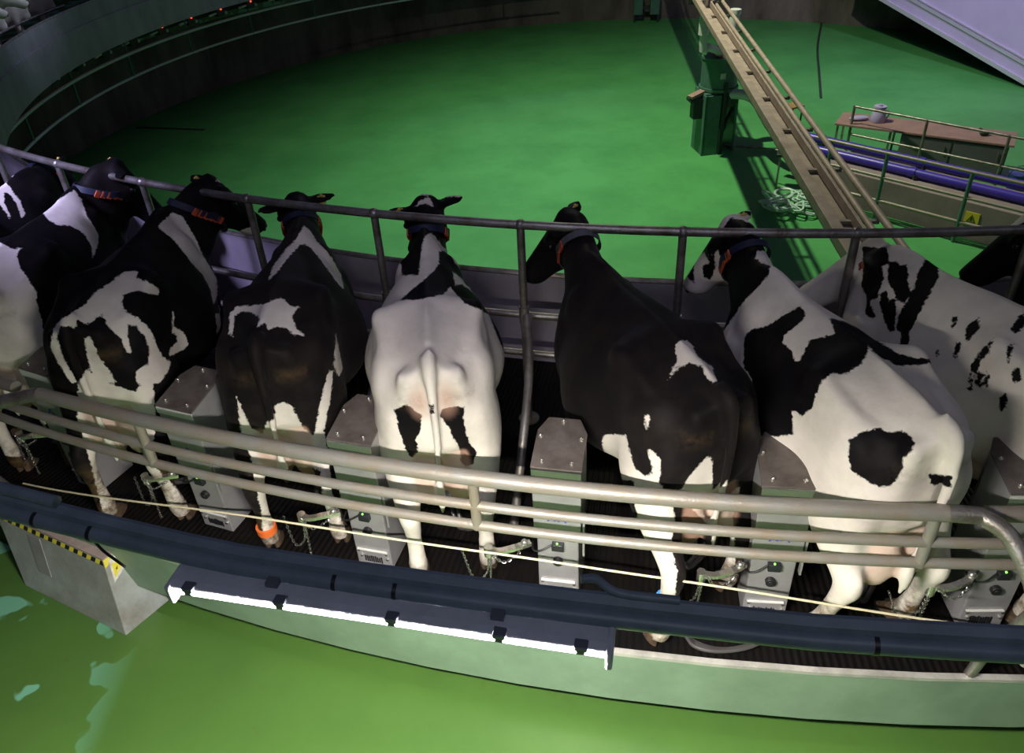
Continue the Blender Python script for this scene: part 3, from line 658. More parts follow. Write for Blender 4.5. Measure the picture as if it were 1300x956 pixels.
# ------------------------------------------------------------------ duct and lamp over the pit
DR, DH = 15.33, 2.212
def dh(a): return DH + max(0., -14.6-a)*.026 + max(0., a+10.5)*.012       # the duct climbs a little towards both ends
def duct_arc(r, a0, a1, dz=0.): return [P(r, a, dh(a)+dz) for a in np.arange(a0, a1+.01, .5)]
du = empty('cable_duct'); tag(du, 'long curved dark slate cable duct above the pit with the lamp hung on it', 'duct')
b = MB(); b.rings([[P(DR+x, a, dh(a)+z) for x, z in ((-.028,.014),(-.018,.006),(0,.015),(-.004,.030),(-.018,.038),(-.028,.034))] for a in np.arange(-26,-1.9,.5)]); b.build('upper_rail', M['duct'], du)
b = MB(); b.tube(duct_arc(DR, -26, -2), .0178, 14); b.build('pipe', M['duct'], du)
for a in (-16.2,-15.72,-13.75,-13.3,-10.15):
    b = MB(); b.tube([P(DR,a,dh(a)), P(DR,a+.03,dh(a))], .0190, 14); b.build('joint_band', M['blackpl'], du)
b = MB(); b.tube(duct_arc(DR-.018, -19, -16, .046), .013, 10); b.build('sleeve', M['duct'], du)
b = MB(); b.tube([V(p) for p in cr([P(DR-.022,-12.0,DH+.068),P(DR-.03,-11.9,DH+.064),P(DR-.022,-11.75,DH+.043),P(DR-.022,-11.35,DH+.040)],4)], .008, 10); b.build('hook', M['duct'], du)
b = MB(); b.tube([V(p) for p in cr([P(DR,-15.75,DH+.02),P(DR,-15.70,DH-.02),P(DR,-15.62,DH-.045),P(DR,-15.55,DH-.065)],4)], .003, 8); b.build('loose_cable', M['blackpl'], du)
for a in (-24,-3):
    b = MB(); b.cyl(P(DR,a,-.6), P(DR,a,DH), .03, 14); b.build('post', M['duct'], du)
LA = -13.36
lamp = empty('pit_lamp', P(15.362, LA, 2.198), LA); tag(lamp, 'long grey tube lamp with glowing white lower edge hanging below the duct', 'lamp')
HL = .424
prof = [(-.030,.0),(.050,-.008),(.058,-.040),(.063,-.040),(.062,.0),(.035,.008),(-.012,.012),(-.026,.010)]
b = MB(); b.rings([[Vector((x,y,z)) for y, z in prof] for x in (-HL,HL)]); b.build('housing', M['housing'], lamp, smooth=False, bevel=.004, seg=3)
prof = [(-.030,.002),(-.0315,-.003),(-.026,-.008),(-.010,-.020),(.022,-.032),(.044,-.030),(.050,-.009)]
b = MB(); b.rings([[Vector((x,y,z)) for y, z in prof] for x in (-HL+.008,HL-.008)]); b.build('diffuser', M['tube'], lamp, smooth=False)
for s in (-1,1):
    b = MB(); b.box(s*HL-.006, s*HL+.006, -.034, .060, -.036, .012); b.build('end_cap', M['housing'], lamp, bevel=.004)
for x in (-.38,-.19,.03,.23,.375):
    b = MB(); b.box(x-.012,x+.012,-.034,-.014,.004,.016); b.box(x-.008,x+.008,-.0345,-.029,-.003,.008); b.build('clip', M['clip'], lamp, bevel=.002)
for x in (-.22,.22):
    b = MB(); b.box(x-.012,x+.012,.0,.02,.004,.022); b.build('hanger', M['clip'], lamp)

# ------------------------------------------------------------------ steel box in the pit
pb = empty('pit_box', P(14.0,-25.5,-.6)); pb.location = (0,0,0)
tag(pb, 'grey steel box with hazard tape standing on the green floor at the left', 'steel box')
zt, zb = -.15, -.60
tr_, tl_ = Vector((-5.79,-12.67,zt)), Vector((-7.05,-12.05,zt))
trb = tr_ + Vector((.11,.153,0))
br_, bl_ = Vector((-5.72,-12.87,zb)), Vector((-6.54,-12.44,zb))
bl_ = br_ + (bl_-br_).normalized()*.93
brb = br_ + Vector((.18,.25,0)); blb = bl_ + Vector((.18,.25,0))
tl_ = tr_ + (bl_-br_).normalized()*1.0; tlb = trb + (bl_-br_).normalized()*1.0
b = MB(); b.hexa([bl_,br_,brb,blb,tl_,tr_,trb,tlb]); b.build('casing', M['boxsteel'], pb, smooth=False, bevel=.006)
b = MB(); up_ = Vector((0,0,.012)); b.hexa([tl_,tr_,trb,tlb,tl_+up_,tr_+up_,trb+up_,tlb+up_]); b.build('top_plate', M['boxtop'], pb, smooth=False)
ex = (tr_-tl_).normalized(); dn = (br_-tr_).normalized(); nf = ex.cross(dn).normalized()
if nf.y > 0: nf = -nf
tape = MB(); n = 26; w = .034; Lh = (tr_-tl_).length
for i in range(n):
    s0 = Lh*i/n; s1 = Lh*(i+1)/n; sk = .022
    q = lambda s, v: tl_+ex*min(max(s,0),Lh)+dn*v+nf*.004
    a0, a1, a2, a3 = q(s0+sk,0), q(s1+sk,0), q(s1,w), q(s0,w)
    tape.add([a0,a1,a2,a3], [(0,1,2,3)], i % 2)
tape.build('hazard_tape', [M['yellow'], M['black']], pb, smooth=False)
b = MB(); c0 = tl_+ex*.30+dn*.05+nf*.003; c1 = tl_+ex*.42+dn*.05+nf*.003
b.hexa([c0+dn*.26,c1+dn*.26,c1+dn*.26+nf*.006,c0+dn*.26+nf*.006,c0,c1,c1+nf*.006,c0+nf*.006]); b.build('access_plate', M['steel'], pb, smooth=False, bevel=.003)
# side face stickers
sx_ = (trb-tr_).normalized(); 
se = (brb-br_).normalized(); sdn = (br_-tr_).normalized(); sn_ = se.cross(sdn).normalized()
if sn_.x < 0: sn_ = -sn_
def S(u, v, o=.004): 
    base = tr_ + (br_-tr_)*v; far = trb + (brb-trb)*v
    return base + (far-base)*u + sn_*o
b = MB(); b.add([S(.15,.03),S(.9,.03),S(.9,.14),S(.55,.22),S(.12,.33)], [(0,1,2,3,4)]); b.build('sticker', M['white'], pb, smooth=False)
b = MB(); b.add([S(.17,.28,.006),S(.20,.09,.006),S(.52,.16,.006)], [(0,1,2)]); wt = b.build('warning_triangle', M['yellow'], pb, smooth=False)
b = MB(); b.add([S(.235,.23,.008),S(.275,.17,.008),S(.29,.20,.008),S(.33,.15,.008),S(.30,.205,.008),S(.275,.185,.008)], [(0,1,2,3,4,5)]); b.build('bolt_sign', M['black'], wt, smooth=False)
b = MB(); cc = S(.74,.075,.007); b.tube([cc+(se*cos(t)+sdn*sin(t))*.028 for t in [2*pi*k/20 for k in range(20)]], .004, 6, closed=True); b.bar(cc-se*.02-sdn*.02, cc+se*.02+sdn*.02, .006,.004, up=sn_); b.build('ban_sign', M['red'], pb)
b = MB(); b.add([S(-.0,.0),S(.3,.0),S(.1,.09),S(0,.1)], [(0,1,2,3)]); b.build('tape_end', M['yellow'], pb, smooth=False)

# ------------------------------------------------------------------ milking clusters, arms, chains
def cow_world(k, p):
    o = COWS[k]; return (Matrix.Translation(o.location) @ Matrix.Rotation(o.rotation_euler.z, 4, 'Z')) @ Vector(p)
def chain_mesh(pts, r=.006, link=.02):
    b = MB(); pts = [Vector(p) for p in pts]
    L_ = [0]
    for i in range(1,len(pts)): L_.append(L_[-1]+(pts[i]-pts[i-1]).length)
    def at(s):
        for i in range(1,len(pts)):
            if s <= L_[i]: return pts[i-1].lerp(pts[i], (s-L_[i-1])/max(1e-6,L_[i]-L_[i-1]))
        return pts[-1]
    n = int(L_[-1]/(link*.72)); 
    for i in range(n):
        a = at(i*link*.72); c = at(i*link*.72+link*.72); d = (c-a).normalized() if (c-a).length > 1e-6 else Vector((0,0,1))
        u = d.orthogonal().normalized(); w = d.cross(u)
        if i % 2: u = w
        m = (a+c)/2
        b.tube([m+d*(link*.5*cos(t))+u*(link*.28*sin(t)) for t in [2*pi*k/8 for k in range(8)]], r*.38, 4, closed=True)
    return b
def cluster(k, say, th_c, full=True):
    loc = cow_world(k, (.36,0,0))
    th = math.degrees(atan2(loc.x, -loc.y))
    c = empty('milking_cluster', (loc.x,loc.y,.0), th)
    tag(c, 'milking cluster hanging under the udder of '+say, 'milking cluster', 'milking clusters')
    b = MB(); b.sphere((0,0,.27),(.05,.05,.045),10); b.cyl((0,0,.30),(0,0,.335),.03,14); b.cyl((0,0,.20),(0,0,.235),.025,12); b.build('claw', M['clear'], c)
    for x, y in ((-.08,-.09),(.08,-.09),(-.08,.09),(.08,.09)):
        b = MB(); b.cyl((x,y,.385),(x*1.0,y,.50),.026,14); b.cyl((x*.95,y*.95,.37),(x,y,.39),.018,12); b.tube([V(p) for p in cr([(x*.95,y*.95,.38),(x*.7,y*.7,.33),(x*.45,y*.45,.30)],3)], .011, 8); cup = b.build('teat_cup', M['clear'], c)
        b = MB(); b.cyl((x,y,.475),(x,y,.515),.029,14); b.build('liner_top', M['cupgreen'], cup)
    for dx in (-.015,.02):
        b = MB(); b.tube([V(p) for p in cr([(dx,0,.22),(dx+.03,-.03,.14),(dx+.10,-.10,.05),(dx+.18,.0,.015),(dx+.28,.16,.014)],6)], .013, 8); b.build('milk_hose', M['hose'], c)
    b = MB()
    for i in range(7):
        a = i*.9; b.tube([(.05*cos(a),.05*sin(a),.285),(.075*cos(a),.075*sin(a),.32),(.06*cos(a),.06*sin(a),.34)], .006, 6)
    b.build('claw_fitting', M['chain'], c)
    # arm from the cabinet on the cow's right
    pc = P(13.66, th_c, .42); a = empty('cluster_arm', (pc.x,pc.y,pc.z), th_c)
    tag(a, 'curved steel arm with chains beside '+say, 'arm', 'cluster arms')
    q = lambda x, y, z: Vector((x,y,z))
    b = MB(); path = [V(p) for p in cr([(-.135,.05,-.01),(-.20,-.0,-.0),(-.28,-.02,-.02),(-.34,-.0,-.035)],5)]
    for i in range(len(path)-1): b.bar(path[i], path[i+1], .03, .02)
    b.cyl((-.34,.0,-.02),(-.34,0,-.08),.022,12); b.sphere((-.16,.03,.01),.02,8); b.build('arm', M['bolt'], a)
    b = chain_mesh([V(p) for p in cr([(-.34,0,-.08),(-.36,-.0,-.22),(-.43,.0,-.28),(-.50,.05,-.12)],10)]); b.build('chain', M['chain'], a)
    b = chain_mesh([(-.33,-.0,-.08),(-.345,-.0,-.33)]); b.build('chain', M['chain'], a)
    b = chain_mesh([V(p) for p in cr([(-.33,-.03,-.02),(-.25,-.05,-.06),(-.17,.0,-.02)],6)]); b.build('chain', M['chain'], a)
    b = MB(); b.tube([(-.345,0,-.33),(-.36,0,-.35),(-.35,0,-.375),(-.335,0,-.36)], .004, 6, closed=True); b.build('hook', M['chain'], a)
for k, say, tc in (('B','the cow cut by the left edge',-26.3),('C','the right facing blotched cow',-21.93),('D','the dark cow with the white saddle',-17.58),('E','the mostly white cow',-13.23),('F','the almost black cow',-8.88),('G','the cow with the round rump patch',-4.53)):
    cluster(k, say, tc)
# loops of hose on the deck edge
b = MB(); rng_ = random.Random(3)
for j in range(4):
    b.tube([V(p) for p in cr([(-2.55+.02*j,-13.35-.01*j,.012+.012*j),(-2.50,-13.52-.02*j,.012+.012*j),(-2.35,-13.60-.012*j,.012+.012*j),(-2.15,-13.56-.01*j,.012+.012*j),(-2.02,-13.42,.012+.012*j),(-2.0,-13.2,.012+.012*j)],6)], .010, 8)
tag(b.build('hose_loop', M['hose']), 'loops of grey hose lying on the deck edge behind the black cow', 'hose')

# ------------------------------------------------------------------ gear below the far side of the platform
mp = MB(); mp.tube(arc_pts(11.92, -175, -72, -.60, 2), .035, 10); tag(mp.build('milk_pipe', M['pipe_pale']), 'long pale curved pipe under the far side of the platform', 'pipe')
lr = empty('platform_rail'); tag(lr, 'thin curved rail on hangers low under the far side of the platform', 'rail')
q = MB(); q.tube(arc_pts(12.0, -175, -72, -1.12, 2), .028, 10); q.build('pipe', M['pipe_pale'], lr)
for a in (-82.5,-93,-103.5,-114,-124.5,-135,-145.5,-156,-166.5):
    q = MB(); q.cyl(P(12.0,a,-.2), P(12.0,a,-1.16), .026, 10); q.build('hanger', M['ggreen'], lr)
def meter():
    r = empty('milk_meter')
    b = MB(); b.box(-.13,.13,-.10,.06,-.17,.05); b.build('casing', M['gdark'], r, bevel=.02)
    b = MB(); b.cyl((-.22,0,-.12),(-.13,0,-.12),.045,12); b.build('pipe_joint', M['pipe_pale'], r)
    b = MB(); b.cyl((.13,0,-.08),(.38,.0,-.10),.03,10); b.build('pipe_joint', M['pipe_pale'], r)
    b = MB(); b.sphere((.0,.07,.0),.022,8); b.build('indicator', M['led'], r)
    return r
mm = meter()
for i in range(20):
    a = -80 - 5.0*i
    o = mm if i == 0 else copy_tree(mm)
    o.location = P(12.02, a, -.32); o.rotation_euler = (0,0,radians(a))
    tag(o, 'small dark milk meter with a red light under the far platform', 'milk meter', 'milk meters under the far platform')
b = MB(); b.box(-.28,.28,-.2,.2,0,1.0); 
fb = empty('control_box', P(13.2,171,-2.7), 171); tag(fb, 'small green machine at the far edge of the centre floor', 'machine')
for x in (-.45,.12):
    b = MB(); b.box(x,x+.33,-.25,.25,.25,.95); b.build('cabinet', M['ggreen'], fb, bevel=.02)
for x in (-.4,.4):
    for y in (-.2,.2): b = MB(); b.cyl((x,y,0),(x,y,.25),.03,8); b.build('leg', M['gdark'], fb)
b = MB(); b.box(-.12,.12,-.05,.05,.4,.5); b.build('cross_bar', M['gdark'], fb)
b = MB(); b.box(-.15,.15,-.15,.15,0,.006)
# narrow dark strip laid on the floor
d0, d1 = Vector((-12.6,4.1,-2.694)), Vector((-10.69,3.58,-2.694))
b = MB(); b.bar(d0, d1, .10, .012); tag(b.build('floor_strip', M['under']), 'narrow dark strip on the green floor at the left', 'dark_strip')

# ------------------------------------------------------------------ pedestal at the centre
pd = empty('pedestal', (1.28,.30,-2.7), 8)
tag(pd, 'dark green centre pedestal with a round drum carrying the pipe bridge', 'pedestal')
b = MB()
for x, y, w, d_ in ((-.36,-.05,.06,.62),(.34,.0,.06,.5)): b.box(x-w/2,x+w/2,y-d_/2,y+d_/2,0,1.25)
b.box(-.40,-.05,-.36,-.31,0,1.25); b.box(-.38,.36,-.3,.3,1.18,1.28); b.build('leg_frame', M['ggreen'], pd, smooth=False, bevel=.008)
b = MB(); b.box(-.04,.04,-.40,-.32,.0,1.5); b.bar((-.02,-.2,.2),(.32,-.1,.9),.05,.05); b.bar((-.02,.2,1.0),(.32,.2,.3),.05,.05); b.box(-.2,.2,-.1,.25,.5,1.0); b.build('brace', M['gdark'], pd, bevel=.006)
b = MB(); b.cyl((0,0,1.30),(0,0,1.36),.40,32); b.cyl((0,0,1.36),(0,0,1.92),.37,32); b.cyl((0,0,1.92),(0,0,1.96),.39,32); b.build('drum', M['ggreen'], pd)
b = MB(); b.box(-.14,-.03,-.385,-.370,1.58,1.69); b.build('label_plate', M['white'], pd)
b = MB(); b.cyl((0,0,1.96),(0,0,2.12),.22,20,r2=.12); b.build('cone', M['wood'], pd)
b = MB(); b.tube([V(p) for p in cr([(-.10,-.12,2.0),(-.22,-.26,2.12),(-.48,-.42,2.25),(-.62,-.48,2.42),(-.62,-.48,5.2)],4)], .07, 16); b.cyl((-.62,-.48,2.5),(-.62,-.48,2.95),.10,18); b.cyl((-.62,-.48,3.2),(-.62,-.48,5.0),.13,18); b.build('riser_pipe', M['wpipe'], pd)
b = MB(); b.cyl((.22,.05,2.15),(.22,.05,2.75),.10,14); b.cyl((.22,.05,2.72),(.22,.05,2.80),.12,14); b.build('filter', M['wpipe'], pd)
b = MB(); b.box(-.66,-.36,-.22,.05,1.10,1.17); b.box(-.58,-.38,-.2,.0,.75,1.1); b.build('side_tray', M['gdark'], pd, bevel=.01)
b = MB(); b.bar((-.68,-.2,1.22),(-.36,-.1,1.30),.16,.05); b.build('shelf', M['wood'], pd)
b = MB(); b.box(.05,.3,-.35,-.1,1.05,1.3); b.cyl((.1,-.33,1.0),(.1,-.33,1.25),.05,10); b.build('valve_block', M['gdark'], pd, bevel=.01)
b = MB(); b.tube([V(p) for p in cr([(.15,-.3,1.25),(.42,-.52,1.24),(.56,-.72,1.12),(.66,-1.1,.82),(.80,-1.55,.62)],6)], .10, 14); b.build('outlet_pipe', M['wpipe'], pd)
b = MB(); b.cyl((.2,-.1,.12),(1.35,-1.0,.12),.03,10); b.build('floor_pipe', M['galv'], pd)

# pipe bridge
bg = empty('pipe_bridge'); tag(bg, 'long brown pipe bridge running from the centre pedestal to the platform', 'pipe bridge')
A0, A1 = Vector((1.90,11.4,.42)), Vector((-.55,-11.40,.33))
dB = (A1-A0).normalized(); sB = dB.cross(Vector((0,0,1))).normalized()*-1   # to the right
if sB.x < 0: sB = -sB
def bl(s, w, h): return A0.lerp(A1, s) + sB*(w*.78) + Vector((0,0,h))
b = MB(); b.bar(bl(0,.08,-.10), bl(1,.08,-.10), .26, .05); b.build('cable_tray', M['bridge'], bg, smooth=False, bevel=.004)
b = MB(); b.bar(bl(0,-.06,-.02), bl(1,-.06,-.02), .10, .10); b.build('side_beam', M['bridge'], bg, smooth=False, bevel=.004)
b = MB(); b.bar(bl(0,.20,0), bl(1,.20,0), .03, .10); b.build('side_beam', M['bridge'], bg, smooth=False, bevel=.004)
for w, h, r in ((.34,-.02,.030),(.48,.03,.032),(.28,-.08,.02)):
    b = MB(); b.cyl(bl(0,w,h), bl(1,w,h), r, 10); b.build('pipe', M['bridge'] if w > .3 else M['galv'], bg)
for i in range(19):
    s = (i+.5)/19; b = MB(); b.bar(bl(s,-.10,-.05), bl(s,.50,-.05), .05, .03); b.build('cross_bar', M['galv'], bg, smooth=False)
b = MB(); b.bar(bl(.47,.0,-.2), bl(.47,.0,.2), .3, .12); b.box(-.0,.0,0,0,0,0) if False else None; b.build('junction_box', M['gdark'], bg)

# stool by the bridge
st = empty('small_table', (3.0,.75,-2.7), 25); tag(st, 'small table with yellow brown top behind the pipe bridge', 'table')
b = MB(); b.box(-.28,.28,-.16,.16,.66,.70); b.build('table_top', mat('ochre_board', (.36,.24,.10), .6, 0, .3, 5), st, bevel=.004)
for x in (-.25,.25):
    for y in (-.13,.13):
        b = MB(); b.cyl((x,y,0),(x,y,.66),.018,8); b.build('leg', M['gdark'], st)

# work table with grey cabinet and the jug
def frame(o, x_dir):
    pass
tdir = Vector((2.60,-1.72,0)).normalized(); tang = math.degrees(atan2(tdir.y, tdir.x))
wt_ = empty('work_table', (3.44,-.66,-2.7), tang); tag(wt_, 'long brown topped work table standing on the green floor at the right', 'table')
b = MB(); b.box(0,3.15,-.02,.78,.71,.75); b.build('table_top', M['wood'], wt_, smooth=False, bevel=.006)
for x, y in ((.06,.04),(.06,.72),(1.05,.04),(1.05,.72)):
    b = MB(); b.box(x-.02,x+.02,y-.02,y+.02,0,.71); b.build('leg', M['galv'], wt_, smooth=False)
b = MB(); b.box(1.25,3.08,.02,.74,.06,.71); b.box(1.3,3.0,.06,.7,0,.06); cb = b.build('base_cabinet', M['greycab'], wt_, smooth=False, bevel=.006)
for x in (1.28,2.18):
    b = MB(); b.box(x,x+.86,-.0,.02,.10,.68); dd_ = b.build('door', M['greycab'], wt_, smooth=False, bevel=.004)
    b = MB(); b.bar((x+.75,-.02,.45),(x+.75,-.02,.6),.015,.015); b.build('handle', M['galv'], dd_)
def on_table(x, y): return (Matrix.Translation(wt_.location) @ Matrix.Rotation(radians(tang),4,'Z')) @ Vector((x,y,.75))
j = empty('jug', on_table(.72,.42)); tag(j, 'pale lilac jug with a flat lid standing on the work table', 'jug')
b = MB(); rr2 = [(.14,0),(.15,.02),(.13,.16),(.10,.24),(.115,.27)]
b.rings([[Vector((r*cos(t),r*sin(t),z)) for t in [2*pi*k/24 for k in range(24)]] for r, z in rr2]); b.build('jug_body', M['lilacpl'], j)
b = MB(); b.cyl((0,0,.27),(0,0,.31),.12,24); b.cyl((0,0,.31),(0,0,.34),.04,12); b.build('lid', M['lilacpl'], j)
b = MB(); b.tube([V(p) for p in cr([(.12,0,.2),(.2,0,.18),(.19,0,.08),(.13,0,.05)],4)], .015, 8); b.build('handle', M['lilacpl'], j)
b = MB(); c = on_table(.38,.35); b.sphere(c+Vector((0,0,.045)), (.20,.09,.045), 10); tag(b.build('glove', M['lilacpl']), 'pale lilac glove lying flat beside the jug', 'glove')
b = MB(); c = on_table(2.62,.35); b.sphere(c+Vector((0,0,.05)), (.10,.06,.05), 8); b.cyl(c+Vector((-.02,0,.08)), c+Vector((-.12,0,.14)), .02, 8); tag(b.build('hand_tool', M['gdark']), 'small dark hand tool near the right end of the work table', 'tool')
pot = empty('bucket', on_table(3.35,-.3)-Vector((0,0,.75))); tag(pot, 'blue bucket beside the right end of the work table', 'bucket')
b = MB(); b.rings([[Vector((r*cos(t),r*sin(t),z)) for t in [2*pi*k/20 for k in range(20)]] for r, z in ((.13,0),(.16,.34),(.17,.36))]); b.build('pail', mat('blue_pail', (.03,.06,.35), .4), pot)
b = MB(); b.tube([(.16*cos(t),0,.36+.14*sin(t)) for t in [pi*k/10 for k in range(11)]], .008, 6); b.build('handle', M['galv'], pot)

# guard rails round the trench
def rail_fence(name, p0, p1, H_, hs, posts, label, m='galv', r=.024):
    e = empty(name, p0); e.location = (0,0,0); tag(e, label, 'railing')
    p0, p1 = Vector(p0), Vector(p1)
    for h in hs:
        b = MB(); b.cyl(p0+Vector((0,0,h)), p1+Vector((0,0,h)), r, 10); b.build('rail', M['bridge'] if m == 'x' else M[m], e)
    for s in posts:
        b = MB(); q = p0.lerp(p1, s); b.cyl(q, q+Vector((0,0,H_)), r*1.1, 10); b.build('post', M['ggreen'] if name == 'trench_rail' else M['galv'], e)
    return e
rail_fence('table_rail', (3.72,-.78,-2.7), (6.6,-3.9,-2.7), 1.12, (1.10,.55), (.0,.33,.66,.98), 'thin guard railing in front of the work table')
rail_fence('trench_rail', (2.28,-2.62,-2.7), (5.75,-6.4,-2.7), 1.2, (1.2,.78,.36), (.06,.25,.51,.77,.98), 'three bar guard railing along the pinkish grey block', m='rail', r=.028)
# the low block with blue pipes on it
bk = MB(); a0 = Vector((2.35,-2.30,-2.7)); a1 = Vector((5.9,-6.25,-2.7)); dd = (a1-a0).normalized(); nn = Vector((-dd.y,dd.x,0))
if nn.y < 0: nn = -nn
bk.hexa([a0,a1,a1+nn*.95,a0+nn*.95]+[p+Vector((0,0,.62)) for p in (a0,a1,a1+nn*.95,a0+nn*.95)])
tag(bk.build('plinth', M['block'], smooth=False, bevel=.01), 'low pinkish grey plinth behind the three bar railing', 'plinth')
for i, (w, h) in enumerate(((.42,.72),(.74,.80))):
    pe = empty('blue_pipe'); tag(pe, ('lower' if i == 0 else 'upper')+' of the two violet blue pipes lying on the pinkish grey plinth', 'pipe')
    q0 = a0 - dd*.9 + nn*w + Vector((0,0,h)); q1 = a1 + nn*w + Vector((0,0,h))
    b = MB(); b.cyl(q0, q1, .078, 18); b.build('pipe', M['bpipe'], pe)
    for s in (.12,.42,.74):
        b = MB(); q = q0.lerp(q1, s); b.cyl(q-dd*.05, q+dd*.05, .092, 18); b.build('flange', M['bpipe'], pe)
        b = MB(); b.box(-.03,.03,-.12,.12,0,h-.62); ob = b.build('saddle', M['gdark'], pe); qq = q.copy(); qq.z = -2.08; ob.location = qq
sg = MB(); c = a0.lerp(a1,.55) - nn*.012 + Vector((0,0,.36)); u_ = dd*.11; v_ = Vector((0,0,.11))
sg.hexa([c-u_-v_-nn*.0,c+u_-v_,c+u_-v_+nn*.01,c-u_-v_+nn*.01,c-u_+v_,c+u_+v_,c+u_+v_+nn*.01,c-u_+v_+nn*.01])
sgn = sg.build('warning_sign', M['yellow'], smooth=False); tag(sgn, 'small yellow square warning sign on the pinkish plinth', 'sign')
tr3 = MB(); cn = c-nn*.004
tr3.tube([cn-u_*.6-v_*.5, cn+u_*.6-v_*.5, cn+v_*.6], .008, 6, closed=True); tr3.bar(cn-v_*.25, cn+v_*.25, .012, .012); tr3.build('triangle_mark', M['black'], sgn)

# coil of pale hose on the floor
b = MB(); rg = random.Random(11); pts = []
for i in range(70):
    t = i*.62; r = .30+.20*sin(i*1.7)+.06*rg.random()
    pts.append((1.90+r*cos(t)*1.1+.05*sin(i*.9), -2.95+r*sin(t)*.95, -2.67+.05+.16*abs(sin(i*.77))*(1-.5*rg.random())))
b.tube([V(p) for p in cr(pts, 5)], .020, 8)
tag(b.build('hose_coil', M['coil']), 'tangled heap of pale hose on the green floor below the bridge', 'hose')
ts = empty('hose_stand', (2.25,-1.95,-2.7), -20); tag(ts, 'small grey trestle stand behind the heap of pale hose', 'stand')
for x in (-.28,.28):
    for y in (-.12,.12):
        b = MB(); b.cyl((x,y,0),(x,0,.62),.018,8); b.build('leg', M['galv'], ts)
b = MB(); b.box(-.35,.35,-.12,.12,.60,.66); b.build('top_board', M['gdark'], ts, bevel=.01)
# cable on the floor
b = MB(); b.tube([V(p) for p in cr([(7.6,11.2,-2.685),(6.39,8.19,-2.685),(5.5,5.6,-2.685),(4.72,3.3,-2.685)],8)], [.03]*25, 8)
tag(b.build('floor_cable', M['gdark']), 'dark cable lying straight across the far green floor', 'cable')

# lilac sheet added in place of a window-glass reflection at the right
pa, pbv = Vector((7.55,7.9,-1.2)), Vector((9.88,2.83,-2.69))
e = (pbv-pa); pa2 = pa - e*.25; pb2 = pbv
sh = empty('reflection_sheet'); tag(sh, 'pale lilac sheet imitating a window reflection in the top right corner', 'reflection_sheet')
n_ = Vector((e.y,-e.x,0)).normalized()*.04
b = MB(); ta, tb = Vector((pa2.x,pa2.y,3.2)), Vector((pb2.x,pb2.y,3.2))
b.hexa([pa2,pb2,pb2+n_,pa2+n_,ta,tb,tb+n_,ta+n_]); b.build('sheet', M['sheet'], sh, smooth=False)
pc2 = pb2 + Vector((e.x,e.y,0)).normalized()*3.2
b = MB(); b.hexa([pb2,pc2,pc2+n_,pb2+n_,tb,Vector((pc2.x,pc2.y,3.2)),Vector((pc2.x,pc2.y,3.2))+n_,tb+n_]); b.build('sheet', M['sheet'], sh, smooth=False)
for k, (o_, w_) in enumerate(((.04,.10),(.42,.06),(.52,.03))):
    b = MB(); up2 = Vector((0,0,o_)); b.bar(pa2+up2+n_*1.6, pb2+up2+n_*1.6, .05, w_); b.build('reflection_edge', M['sheet_trim'], sh, smooth=False)

# ------------------------------------------------------------------ light
wd = bpy.data.worlds.new('hall'); SC.world = wd; wd.use_nodes = True
wd.node_tree.nodes['Background'].inputs[0].default_value = (.30,.30,.55,1); wd.node_tree.nodes['Background'].inputs[1].default_value = .085
def area(name, loc, target, size, power, col, sy=None, spread=180):
    l = bpy.data.lights.new(name, 'AREA'); l.energy = power; l.color = col; l.size = size
    if sy: l.shape = 'RECTANGLE'; l.size_y = sy
    l.spread = radians(spread)
    o = bpy.data.objects.new(name, l); COL.objects.link(o); o.location = loc
    o.rotation_euler = (Vector(target)-Vector(loc)).to_track_quat('-Z','Y').to_euler(); return o
def spot(name, loc, target, power, col, ang, blend=.6, rad=.15):
    l = bpy.data.lights.new(name, 'SPOT'); l.energy = power; l.color = col; l.spot_size = radians(ang); l.spot_blend = blend; l.shadow_soft_size = rad
    o = bpy.data.objects.new(name, l); COL.objects.link(o); o.location = loc
    o.rotation_euler = (Vector(target)-Vector(loc)).to_track_quat('-Z','Y').to_euler(); return o
spot('hall_spot', (-1.9,-.5,8.5), (1.8,-1.0,-2.7), 5000, (.98,1,.72), 132, 1.0, .12)
area('hall_fill', (3.5,-3.0,3.2), (9.0,5.5,.6), 2.5, 50, (.62,.58,1.0), sy=1.2, spread=110)  # lilac light added only to brighten the lilac sheet
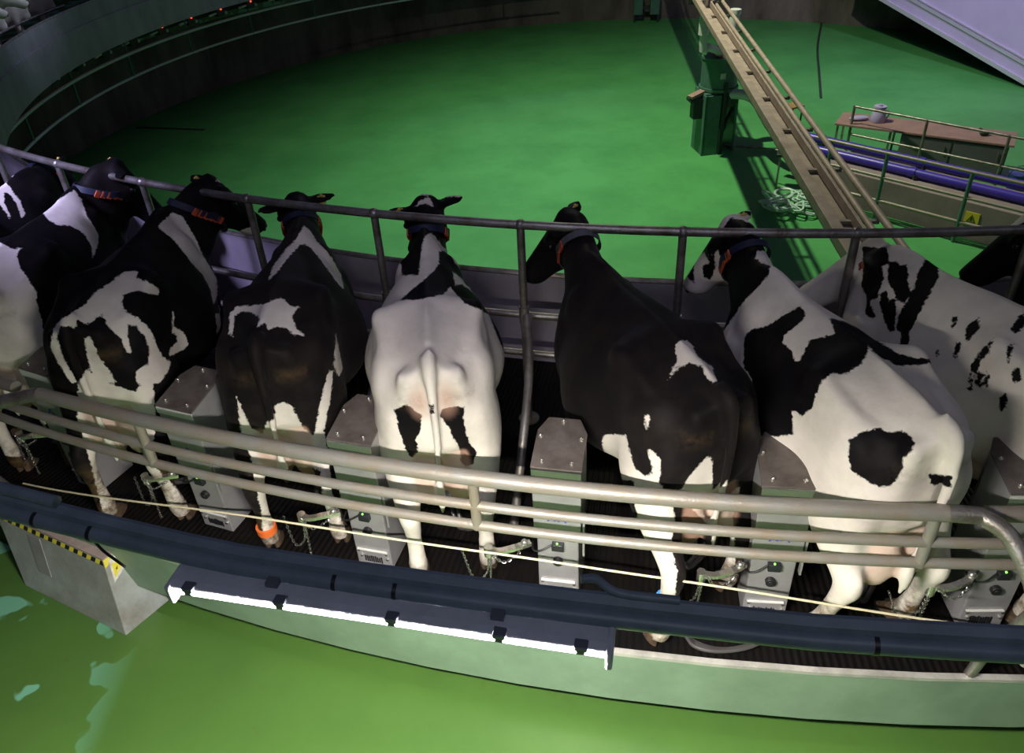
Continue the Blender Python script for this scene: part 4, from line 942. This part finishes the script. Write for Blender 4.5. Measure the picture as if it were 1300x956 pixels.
area('hall_fill', (-3,25,7), (-2,0,-2.7), 14, 900, (.45,.50,1.0), sy=3)  # blue wash added over the centre floor, no window stands there
area('hall_fill', (6,-16,7.5), (0,-11,0), 5, 26, (.80,.82,1.0), sy=3)  # soft fill added high on the right, not a window
area('hall_fill', (-3.5,-18.5,6.5), (-2.5,-12,0), 4, 42, (.80,.84,1.0), sy=2)  # unseen fill added above and behind the camera
spot('panel_fill', (-8.0,-13.2,4.6), (-7.1,-9.2,.2), 1900, (.60,.56,1.0), 54, .8, .3)  # violet spot added to brighten the zinc panels at the left
spot('hall_spot', (5.5,-1.0,6.5), (8.0,6.5,-2.7), 1700, (.80,.68,1.0), 66, 1.0, .4)  # added lilac spot that tints the floor at the right
spot('hall_spot', (-6.0,.5,6.5), (-13.4,-1.6,1.2), 900, (.66,.74,1.0), 34, .8, .2)  # spot added to lift the pale cows in the far left corner
spot('panel_fill', (-3.6,-15.0,5.6), (-3.4,-10.9,.3), 130, (.74,.66,1.0), 52, .9, .3)  # weak violet fill added on the panels behind the middle cows

# ------------------------------------------------------------------ camera
cam = bpy.data.cameras.new('camera'); co_ = bpy.data.objects.new('camera', cam); COL.objects.link(co_)
F = 988.55; cam.sensor_width = 36; cam.lens = F/1300*36; cam.shift_y = -45/1300; cam.clip_end = 200
nx, ny = 734.0-650, 1910.9-433
dv = Vector((nx, ny, F)).normalized()                      # straight down, seen in camera axes (x right, y down, z forward)
fw = Vector((0,0,1)); Yc = (fw - dv*fw.dot(dv)).normalized(); Xc = dv.cross(Yc)
if Xc.x < 0: Xc = -Xc
col = lambda i: Vector((Xc[i], Yc[i], -dv[i]))
right, up_c, back = col(0), -col(1), -col(2)
Mc = Matrix(((right.x,up_c.x,back.x,-3.28),(right.y,up_c.y,back.y,-15.881),(right.z,up_c.z,back.z,3.4),(0,0,0,1)))
co_.matrix_world = Mc
SC.camera = co_
SC.view_settings.view_transform = 'Standard'; SC.view_settings.look = 'None'; SC.view_settings.gamma = 1; SC.view_settings.exposure = 0
SC.view_settings.use_curve_mapping = False
